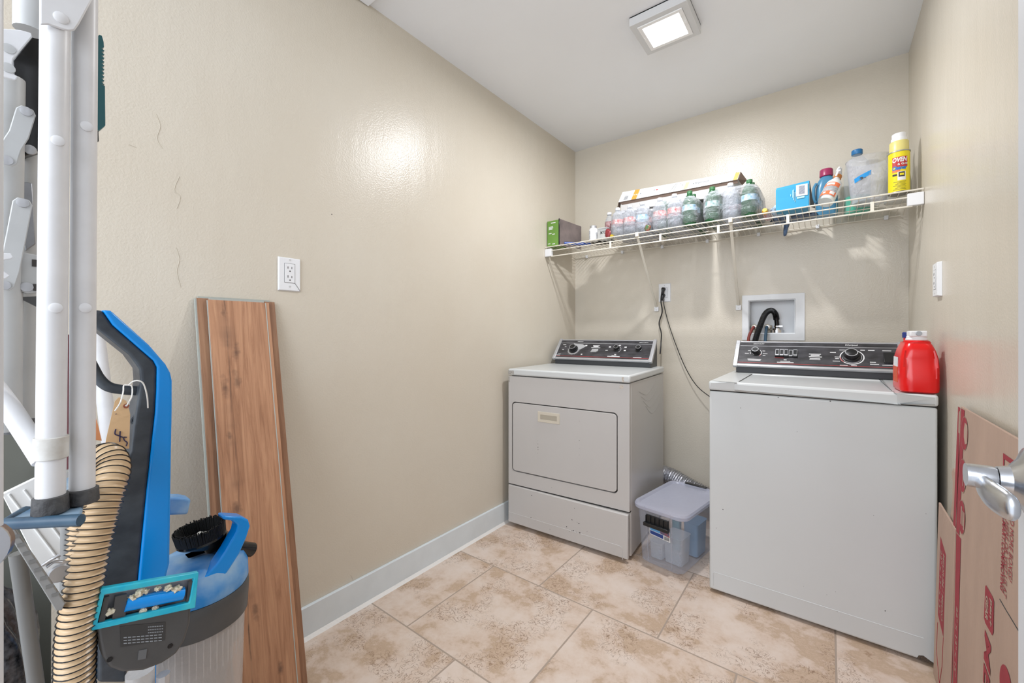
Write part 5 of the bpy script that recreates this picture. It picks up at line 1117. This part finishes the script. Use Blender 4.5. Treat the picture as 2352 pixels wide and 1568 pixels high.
c = W(61, 659, x=.668); b = nb(); sweep(b, [c, c+d*.0016, c+d*.0022], [.0062, .0060, .0035], 16); part('rivet', b, M_silver, hb_)
b = nb()
for q in ((79, 604), (82, 660)): c = W(*q, x=.6684); box(b, c.x, c.x+.0005, c.y-.0022, c.y+.0022, c.z-.0045, c.z+.0045)
part('slots', b, M_chip, hb_)
b = nb(); prism(b, WP([(40, 682), (88, 680), (88, 706)], .665), (-.006, 0, 0)); part('dark_wedge', b, M_greyp, t)
for q in ([(-10, 581), (26, 581), (31, 590), (27, 594), (-10, 600)], [(-10, 620), (8, 622), (24, 632), (14, 640), (-10, 640)]):
    b = nb(); prism(b, WP(q, .735), (-.006, 0, 0)); part('latch_tab', b, M_lad, t, bevel=.001)
tube_px('diagonal_brace', [(-30, 870), (20, 935), (60, 995), (100, 1058)], [.70, .715, .728, LX-.004], .0128, M_lad, ry=.8, n=3)
a = W(118, 1002, x=LX); a2 = W(117, 1052, x=LX); b = nb(); sweep(b, [a, a+(a2-a)*.03, a+(a2-a)*.97, a2], [.0146, .0152, .0152, .0146], 24); part('clip_collar', b, mat('chipped_white_clip', (214, 214, 210), .45, var=.5, vscale=50, vcol=(190, 186, 178)), t)

# ------------------------------------------------------------------ blue-topped stool under the ladder
t = thing('utility_stool', 'grey folding utility stool with a dusty blue top and white ribbed panel, under the ladder', 'stool', (.62, -2.62, 0))
zt = foot_z-.0005
q = [W(12, 1195, z=zt), W(60, 1167, z=zt), W(200, 1160, z=zt)]
fr = W(186, 1186, z=zt); 
b = nb(); poly = [q[0], q[1], Vector((.48, q[1].y+.085, zt)), Vector((fr.x, fr.y+.0, zt))]
prism(b, [Vector((p.x, p.y, zt)) for p in poly], (0, 0, -.0085)); tp_ = part('blue_top', b, mat('dusty_dull_blue', (62, 104, 138), .5, var=.5, vscale=18, vcol=(150, 172, 190)), t, bevel=.003)
b = nb(); pr2 = [poly[3]+Vector((.0, 0, -.004)), poly[0]+Vector((0, 0, -.004)), poly[1]+Vector((0, 0, -.004))]; sweep(b, pr2, .0068, 12); part('blue_rim', b, mat('dull_navy_blue', (36, 66, 90), .45, var=.3, vscale=40, vcol=(60, 88, 108)), tp_)
M_grey = mat('grey_painted_steel', (150, 150, 148), .45, bump=.06, bscale=40, var=.2, vscale=20)
b = nb(); P_ = WP([(8, 1208), (28, 1205), (150, 1385), (142, 1402), (128, 1402)], .66); prism(b, P_, (-.016, 0, 0)); part('slotted_rail', b, M_grey, t, bevel=.001)
b = nb()
for k in range(8):
    a = W(36+k*13, 1232+k*19, x=.6605); box(b, a.x, a.x+.0004, a.y-.0035, a.y+.0035, a.z-.0022, a.z+.0022)
part('rail_slots', b, mat('slot_grey', (120, 120, 118), .6), t)
a = W(40, 1270, x=.60); b = nb(); e = W(82, 1568, x=.575); dd_ = (e-a); e2 = a+dd_*((a.z)/(-dd_.z)); sweep(b, [a, Vector((e2.x, e2.y, .006))], .0085, 16, ry=.8, up=(0, 1, 0)); lg = part('leg', b, mat('dark_grey_steel', (112, 112, 110), .45, bump=.05, bscale=40), t)
b = nb(); sweep(b, [Vector((e2.x, e2.y, .02)), Vector((e2.x, e2.y, .0005))], .015, 14); part('leg_tip', b, M_rub, lg)
b = nb(); a = Vector((.50, q[1].y+.06, zt-.009)); sweep(b, [a, Vector((.44, a.y+.0, .006))], .0125, 14, ry=.6, up=(0, 1, 0)); lg = part('leg', b, M_grey, t)
b = nb(); sweep(b, [Vector((.44, a.y, .02)), Vector((.44, a.y, .0005))], .015, 14); part('leg_tip', b, M_rub, lg)
b = nb(); PW = WP([(4, 1135), (80, 1098), (215, 1130), (215, 1330), (146, 1380), (120, 1360)], .44); prism(b, PW, (-.01, 0, 0)); rp = part('white_panel', b, mat('white_ribbed_plastic', (232, 233, 232), .4, bump=.05, bscale=30), t, bevel=.001)
b = nb()
for x0, y0, n_ in ((20, 1135, 200), (55, 1125, 190), (92, 1125, 160), (130, 1132, 110), (165, 1140, 70)):
    sweep(b, [W(x0, y0, x=.4408), W(x0+52*n_/68., y0+n_, x=.4408)], .0016, 8)
part('panel_ribs', b, MATS['white_ribbed_plastic'], rp)
b = nb(); a = W(137, 1316, x=.575); sweep(b, [a-Vector((.014, 0, 0)), a, a+Vector((.002, 0, 0))], [.0135, .0135, .011], 22); k_ = part('lock_knob', b, M_silver, t)
b = nb(); sweep(b, resample([W(100, 1296, x=.58), W(120, 1283, x=.585), W(138, 1274, x=.585)], 4), .0042, 12, ry=.6); sweep(b, resample([W(106, 1302, x=.58), W(124, 1290, x=.58), W(142, 1290, x=.58)], 4), .0036, 12, ry=.6); part('lock_lever', b, M_silver, k_)

# ------------------------------------------------------------------ odds and ends behind the ladder
b = nb(); P_ = WP([(-10, 978), (118, 975)], .23); prism(b, [Vector((.23, P_[0].y, .001)), P_[0], P_[1], Vector((.23, P_[1].y, .001))], (-.02, 0, 0))
tag(part('grey_panel', b, mat('dark_olive_grey_panel', (112, 114, 106), .7, bump=.06, bscale=20, var=.1, vscale=8), bevel=.002), 'dark olive-grey panel behind the ladder near the wall corner', 'board')  # flat dark olive-grey slab filling the space behind the ladder
b = nb(); lump(b, (.36, -2.755, .345), .10, .10, .342, 4.4, .22, 16, .001, 2.6)
tag(part('black_bag', b, mat('black_bin_bag', (20, 20, 22), .22, bump=.9, bscale=14, var=.3, vscale=120, vcol=(80, 80, 84))), 'glossy black plastic bag with pale specks on the floor in the left corner', 'bag')
t = thing('broom', 'maroon-handled broom seen as a thin strip between the ladder rails', 'broom', (.28, -2.585, 0))
a = W(157, 770, x=.20); f_ = W(158, 1222, x=.27); b = nb(); sweep(b, [a, f_], .0105, 14); part('broom_handle', b, mat('maroon_handle', (92, 42, 48), .4), t)
e = f_+(f_-a).normalized()*.28; b = nb(); sweep(b, [f_+Vector((0, 0, .004)), e], .0125, 14); part('grey_sleeve', b, M_grey, t)
b = nb(); lump(b, (e.x, e.y, e.z*.5), .05, .025, e.z*.5-.0005, 3.3, .1, 4, None, 4); part('broom_head', b, M_blackp, t)
t = thing('teal_brush', 'teal plastic saw-toothed brush handle hanging beside the ladder', 'brush', W(234, 295, x=.70))
tl = [(222, 300), (222, 86), (228, 80), (234, 82), (238, 96), (239, 108)]
zz = 110
while zz < 192: tl += [(233, zz+1), (240, zz+6)]; zz += 8.6
tl += [(233, 194), (241, 197), (242, 288), (230, 298)]
b = nb(); prism(b, WP(tl, .715), (-.008, 0, 0)); tb_ = part('toothed_handle', b, mat('dark_teal_plastic', (34, 92, 98), .35), t)
b = nb(); prism(b, WP([(216, 300), (226, 298), (227, 324), (216, 327)], .712), (-.004, 0, 0)); part('black_hook', b, M_blackp, tb_)
t = thing('white_pole', 'white metal pole leaning on the left wall behind the vacuum handle', 'pole', (.2, -2.52, 0))
a = W(222, 770, x=.05); e = W(258, 1060, x=.12); dd_ = e-a; dn2 = dd_*(a.z/(-dd_.z)); fl = a+dn2; a0 = a-dd_*.10
b = nb(); sweep(b, [a0, Vector((fl.x, fl.y, .012))], .0155, 16); part('pole_tube', b, M_lad, t)
b = nb(); sweep(b, [Vector((fl.x, fl.y, .03)), Vector((fl.x, fl.y, .001))], .018, 14); part('end_cap', b, M_rub, t)
c = W(231, 827, x=.068); b = nb(); lathe(b, c, [(.004, -.004), (.004, .004)], 10); part('button_hole', b, M_chip, t)
b = nb(); prism(b, WP([(219, 955), (225, 975), (234, 1012), (219, 1010)], .16), (-.003, 0, 0)); 
o = part('orange_tag', b, mat('orange_card', (226, 150, 100), .6)); tag(o, 'sliver of orange card hanging by the white pole', 'card')

# ------------------------------------------------------------------ upright vacuum
t = thing('upright_vacuum', 'blue and charcoal upright vacuum cleaner with a tan hose', 'vacuum cleaner', (.46, -2.45, 0))
xa, xb_ = .515, .455
dark = [(205, 712), (235, 712), (259, 746), (323, 802), (353, 828), (361, 843), (360, 897), (357, 950), (350, 1012), (343, 1080), (338, 1124), (318, 1333), (290, 1568), (225, 1568), (228, 1400), (234, 1200), (262, 1120), (301, 1037), (307, 981), (318, 910), (323, 874), (321, 848), (297, 815), (221, 754), (205, 740)]
b = nb(); prism(b, WP(dark, xa), (xb_-xa, 0, 0)); sp = part('spine', b, M_navy, t, bevel=.005, bseg=3)
blue = [(235, 711), (254, 713), (262, 719), (343, 792), (381, 836), (392, 856), (396, 874), (396, 940), (394, 1040), (390, 1293), (382, 1326), (366, 1420), (300, 1440), (318, 1333), (338, 1124), (343, 1080), (350, 1012), (357, 950), (360, 897), (361, 843), (353, 828), (323, 802), (259, 746)]
b = nb(); prism(b, WP(blue, xa+.003), (xb_-xa-.008, 0, 0)); part('blue_spine_cover', b, M_blue, t, bevel=.004, bseg=3)
b = nb(); sweep(b, resample([W(190, 800, x=.49), W(212, 843, x=.49), W(228, 870, x=.49), W(250, 888, x=.49), W(285, 895, x=.49), W(330, 898, x=.49)], 6), .0085, 16); part('handle_loop', b, M_navy, t)
b = nb(); sweep(b, resample([W(306, 958, x=.50), W(302, 966, x=.50), W(309, 974, x=.50), W(314, 968, x=.50)], 4), .0028, 8); sweep(b, resample([W(314, 950, x=.50), W(308, 957, x=.50)], 3), .0035, 8); part('cord_hook', b, M_navy, t)
# canister
cc = W(452, 1400, x=.395); cc.z = 0; cr = .094
M_cup = clear('dusty_clear_cup', (214, 208, 204), .38, .22, bump=.15, bscale=20, whiten=.3)
b = nb(); lathe(b, cc, [(cr*.80, .10), (cr*.84, .12), (cr*.95, .475)], 44); part('dust_cup', b, M_cup, t)
b = nb(); lathe(b, cc, [(.045, .14), (.05, .27), (.066, .46)], 36); lathe(b, cc, [(cr*.86, .415), (cr*.86, .42), (cr*.90, .47)], 40); part('cyclone_core', b, mat('dusty_grey_core', (150, 146, 142), .7, bump=.5, bscale=30, var=.4, vscale=40, stretch=(12, 12, 1)), t)
b = nb()
for k in range(46):
    a = 2*math.pi*k/46; c = cc+Vector((math.cos(a)*cr*.905, math.sin(a)*cr*.905, 0)); box(b, -.0009, .0009, -.0006, .0006, .390, .468, Matrix.Translation(c) @ Matrix.Rotation(a, 4, 'Z'))
part('filter_pleats', b, mat('pleat_grey', (196, 192, 188), .6), t)
b = nb(); lathe(b, cc, [(cr*.94, .468), (cr*1.0, .472), (cr*1.03, .515), (cr*1.03, .532), (cr*1.0, .537)], 48); part('charcoal_band', b, M_greyp, t)
b = nb(); lathe(b, cc, [(cr*.99, .5375), (cr*1.02, .543), (cr*1.01, .572), (cr*.92, .594), (cr*.60, .610)], 48, sx=1, sy=1); part('blue_lid', b, M_bluedust, t)
lh = [(455, 1352), (486, 1350), (506, 1338), (528, 1306), (550, 1272), (566, 1236), (575, 1208), (571, 1194), (556, 1187), (514, 1185), (512, 1193), (534, 1196), (546, 1206), (543, 1222), (518, 1266), (498, 1296), (474, 1322), (450, 1340)]
zc = cc.x+.052
b = nb(); prism(b, WP(lh, zc+.034), (-.034, 0, 0)); part('carry_handle', b, M_blue, t, bevel=.004, bseg=3)
c = W(450, 1270, x=.40); b = nb(); loft(b, [[c+Vector((p.x, p.y, 0)) for p in rr_ring(.014, .017, .004, -.012)], [c+Vector((p.x, p.y, 0)) for p in rr_ring(.010, .012, .004, .004)]])
for v in b.verts: pass
part('release_button', b, mat('light_grey_button', (190, 196, 206), .4), t, bevel=.001)
# dusting brush on the lid
ax = (W(519, 1203, x=.43)-W(398, 1243, x=.40)); la = ax.length/2; axn = ax.normalized(); cen = (W(519, 1203, x=.43)+W(398, 1243, x=.40))/2
tilt_v = Vector((.80, .02, -.06)); tilt_v = (tilt_v-axn*tilt_v.dot(axn)).normalized(); up_v = axn.cross(tilt_v); up_v = up_v if up_v.z > 0 else -up_v
def ell(c, A, B, n=44): return [c+axn*(A*math.cos(2*math.pi*i/n))+tilt_v*(B*math.sin(2*math.pi*i/n)) for i in range(n)]
b = nb(); k0 = cen-up_v*.012
R0 = ell(k0-up_v*.010, la*.90, .030); R1 = ell(k0-up_v*.004, la*.98, .036); R2 = ell(k0, la*.96, .034); loft(b, [ell(k0-up_v*.024+axn*.012, la*.55, .018), R0, R1, R2])
tl_ = W(578, 1262, x=.40); bs = k0-up_v*.018+axn*.022
sweep(b, resample([bs, (bs+tl_)/2+Vector((0, 0, -.004)), tl_], 5), [.027-.0016*min(i, 7) for i in range(11)], 20); db = part('dusting_brush', b, M_blk, t)
b = nb(); n = 110
for i in range(n):
    for q_ in (0, 1):
        a = 2*math.pi*(i+.5*q_)/n+random.uniform(-.02, .02); A = la*(.93-.1*q_); B = .033-.005*q_
        p = k0+axn*(A*math.cos(a))+tilt_v*(B*math.sin(a)); o_ = (axn*math.cos(a)+tilt_v*math.sin(a)*.6)*.003; tp2 = p+up_v*(.026+random.uniform(-.003, .002))+o_
        tg = (-axn*math.sin(a)*A+tilt_v*math.cos(a)*B).normalized()*.0019
        sweep(b, [p, tp2], [.0019, .0012], 4, cap=True)
part('bristles', b, mat('black_bristle', (24, 24, 24), .6), db)
b = nb(); lump(b, (cen.x, cen.y, cen.z-.006), .012, .016, .005, 2, .5, 4, None, 2); part('lint', b, mat('lint_white', (200, 198, 190), .9), db)
# crevice tool behind the spine
b = nb(); P_ = WP([(385, 1142), (418, 1142), (440, 1146), (437, 1160), (432, 1182), (385, 1184)], .44); prism(b, P_, (-.035, 0, 0)); part('crevice_tool', b, M_bluedust, t, bevel=.005, bseg=3)
# base foot on the floor and lower column
b = nb(); cf = W(360, 1560, x=.45)
loft(b, [[Vector((.42, cf.y+.06, 0))+p for p in rr_ring(.14, .15, .05, z)] if i != 3 else [Vector((.42, cf.y+.06, 0))+p for p in rr_ring(.10, .10, .04, z)] for i, z in enumerate((.004, .02, .07, .095))]); part('floor_head', b, M_navy, t)
b = nb(); c = W(265, 1560, x=.47); sweep(b, [Vector((c.x, c.y, .08)), Vector((c.x-.02, c.y+.0, .36))], .03, 18); part('lower_column', b, M_navy, t)
b = nb(); a = W(322, 1540, x=.54); sweep(b, [a, a+Vector((0, 0, -.12))], .020, 18); part('clear_elbow', b, clear('clear_grey_elbow', (206, 204, 202), .5, .12, bump=.2, bscale=30), t)
b = nb(); a = W(353, 1530, x=.525); sweep(b, [a, a+Vector((0, 0, -.14))], .0035, 10); part('blue_tube', b, M_blue, t)
c = W(375, 1555, x=.56); b = nb(); lathe(b, c, [(.010, -.01), (.010, .006)], 8); for_ = None; part('grey_knob', b, M_silver, t)
# pet brush head hung on the front
TX = .655
fo = [(233, 1352), (457, 1314), (449, 1396), (210, 1449)]; fi = [(240, 1366), (446, 1328), (435, 1384), (224, 1433)]
b = nb(); ring_frame(b, WP(fo, TX), WP(fi, TX), (-.010, 0, 0)); tf = part('turbo_brush', b, M_teal, t, bevel=.0015, label='turquoise-framed motor brush head with a window')
hb2 = [(222, 1432), (440, 1386), (437, 1430), (424, 1472), (405, 1502), (372, 1524), (330, 1540), (282, 1544), (252, 1534), (236, 1510), (228, 1475)]
b = nb(); prism(b, WP(hb2, TX-.002), (-.030, 0, 0)); hs = part('brush_housing', b, M_greyp, tf, bevel=.004, bseg=3)
for q in ((252, 1514), (391, 1483)):
    b = nb(); c = W(*q, x=TX-.0017); sweep(b, [c, c+Vector((.0006, 0, 0))], .0035, 16); part('screw_hole', b, M_blk, hs)
b = nb(); prism(b, WP([(319, 1494), (338, 1490), (335, 1512), (316, 1516)], TX-.0008), (-.001, 0, 0)); part('square_latch', b, mat('grey_latch', (96, 98, 100), .3), hs)
b = nb(); prism(b, WP([(275, 1438), (380, 1428), (378, 1470), (278, 1486)], TX-.0013), (-.0005, 0, 0)); lb = part('rating_label', b, mat('dark_label', (52, 52, 52), .4), hs)
b = nb()
for k in range(6):
    y = 1436+k*6.6; x0 = 340 if k < 3 else 284
    for j in range(9):
        xx = x0+j*(36 if k < 3 else 90)/9; yy = y+8-(xx-275)*.08
        prism(b, WP([(xx, yy), (xx+(2.6 if k < 3 else 7.5), yy-.6), (xx+(2.6 if k < 3 else 7.5), yy+1.6), (xx, yy+2.2)], TX-.0010), (-.0002, 0, 0))
part('label_print_lines', b, mat('grey_print', (140, 145, 150)), lb)
# inside of the brush head window
b = nb(); prism(b, WP(fi, TX-.016), (-.004, 0, 0)); part('inner_back', b, mat('window_smoke_grey', (120, 122, 130), .25, var=.5, vscale=30, vcol=(168, 166, 170)), tf)
b = nb(); sweep(b, [W(288, 1388, x=TX-.008), W(420, 1362, x=TX-.008)], .0098, 18); part('roller', b, M_blue, tf)
b = nb(); prism(b, WP([(265, 1370), (292, 1364), (288, 1416), (258, 1422)], TX-.004), (-.006, 0, 0)); part('belt_cover', b, M_greyp, tf); b = nb(); prism(b, WP([(240, 1372), (252, 1369), (240, 1428), (226, 1431)], TX-.004), (-.006, 0, 0)); part('belt_cover', b, M_greyp, tf); b = nb(); prism(b, WP([(434, 1336), (443, 1334), (436, 1380), (428, 1382)], TX-.004), (-.006, 0, 0)); part('belt_cover', b, M_greyp, tf)
M_tuft = mat('beige_bristle_tuft', (222, 212, 188), .9, bump=.5, bscale=300)
for k, (a_, c_, r_) in enumerate(((252, 1404, .0042), (303, 1374, .005), (321, 1362, .0048), (336, 1357, .0032), (362, 1352, .003), (386, 1350, .005), (405, 1354, .0056), (414, 1364, .005), (330, 1402, .0034), (356, 1396, .0034))):
    c = W(a_, c_, x=TX-.006); b = nb(); lump(b, c, r_*1.15, r_*1.3, r_*1.2, k*1.7, .7, 5, None, 1.5); part('bristle_tuft', b, M_tuft, tf)
# corrugated hose: over the hook and down both sides
hp = [(W(172, 1640, x=.63)), W(172, 1560, x=.635), W(176, 1450, x=.640), W(190, 1360, x=.640), W(208, 1270, x=.635), (W(232, 1180, x=.625)), W(252, 1110, x=.61), W(259, 1072, x=.59), W(246, 1049, x=.565), W(222, 1062, x=.535), W(206, 1110, x=.515), W(196, 1170, x=.50), W(188, 1250, x=.49), W(184, 1330, x=.49)]
dense = resample(hp, 60)
pitch = .0088; out = []; acc = 0.0; sub = 8; step = pitch/sub
last = dense[0]; out.append(last.copy()); rem = step
for i in range(1, len(dense)):
    a = dense[i-1]; e = dense[i]; L_ = (e-a).length; pos = 0.0
    while rem <= L_-pos:
        pos += rem; out.append(a+(e-a)*(pos/L_)); rem = step
    rem -= (L_-pos)
rad = [.0185+.0042*max(0, math.cos(2*math.pi*(i % sub)/sub))**1.0-.0012*(1 if (i % sub) == sub//2 else 0) for i in range(len(out))]
rad = [.0180 + (.0040, .0028, .0012, .0002, 0, .0002, .0012, .0028)[i % sub] for i in range(len(out))]
b = nb(); sweep(b, out, rad, 22); part('hose', b, M_tan, t, label='tan corrugated hose with black wire', angle=80)
b = nb(); rad2 = []
seg = 22; u = None
for i in range(0, len(out)-1, sub):
    d0 = (out[min(i+1, len(out)-1)]-out[max(i-1, 0)]).normalized()
    u0, v0 = frame_axes(d0); R_ = .0222; rr = []
    for k in range(seg):
        an = 2*math.pi*k/seg; dr = u0*math.cos(an)+v0*math.sin(an)
        rr.append([b.verts.new(out[i]+dr*(R_+.0008)+d0*.0), b.verts.new(out[i]+dr*(R_-.0006)+d0*.0009), b.verts.new(out[i]+dr*(R_-.0006)-d0*.0009)])
    for k in range(seg):
        A = rr[k]; B = rr[(k+1) % seg]
        for j in range(3): b.faces.new((A[j], B[j], B[(j+1) % 3], A[(j+1) % 3]))
part('hose_wire', b, M_blackp, t)
# manila tag tied on the handle loop
tg = thing('paper_tag', 'manila paper tag marked 4S tied with white string to the vacuum handle', 'tag', W(270, 1015, x=.53))
b = nb(); prism(b, WP([(264, 921), (273, 912), (290, 920), (297, 940), (299, 952), (297, 1030), (240, 1030), (244, 1007)], .535), (-.0008, 0, 0)); tc_ = part('tag_card', b, mat('manila_card', (222, 186, 142), .7, bump=.05, bscale=60, var=.08, vscale=30), tg)
b = nb(); c = W(290, 932, x=.5355); sweep(b, [c, c+Vector((.0006, 0, 0))], .0042, 8); part('hole_patch', b, mat('brown_hole_patch', (150, 84, 62), .6), tc_)
b = nb(); c = W(290, 931, x=.5362); sweep(b, [c, c+Vector((.0004, 0, 0))], .0016, 8); part('hole', b, M_print, tc_)
b = nb()
for st in ([(266, 985), (264, 996), (272, 1000), (282, 1004)], [(276, 990), (275, 1014)], [(291, 1004), (284, 1004), (286, 1011), (292, 1016), (290, 1024)], [(266, 950), (267, 951)]):
    sweep(b, resample([W(a_, c_, x=.5358) for a_, c_ in st], 4), .0009, 6)
part('ink_marks', b, mat('navy_ink', (40, 34, 74), .6), tc_)
b = nb()
for st in ([(264, 943, .545), (276, 925, .55), (283, 900, .52), (284, 886, .51), (290, 884, .51), (302, 886, .512), (304, 896, .513), (302, 912, .54), (292, 930, .54)], [(296, 884, .52), (305, 876, .55), (318, 874, .56), (330, 882, .56), (338, 910, .55), (340, 936, .53)]):
    sweep(b, resample([W(a_, c_, x=xx) for a_, c_, xx in st], 5), .0011, 7)
part('string', b, mat('white_string', (232, 230, 224), .8), tg)
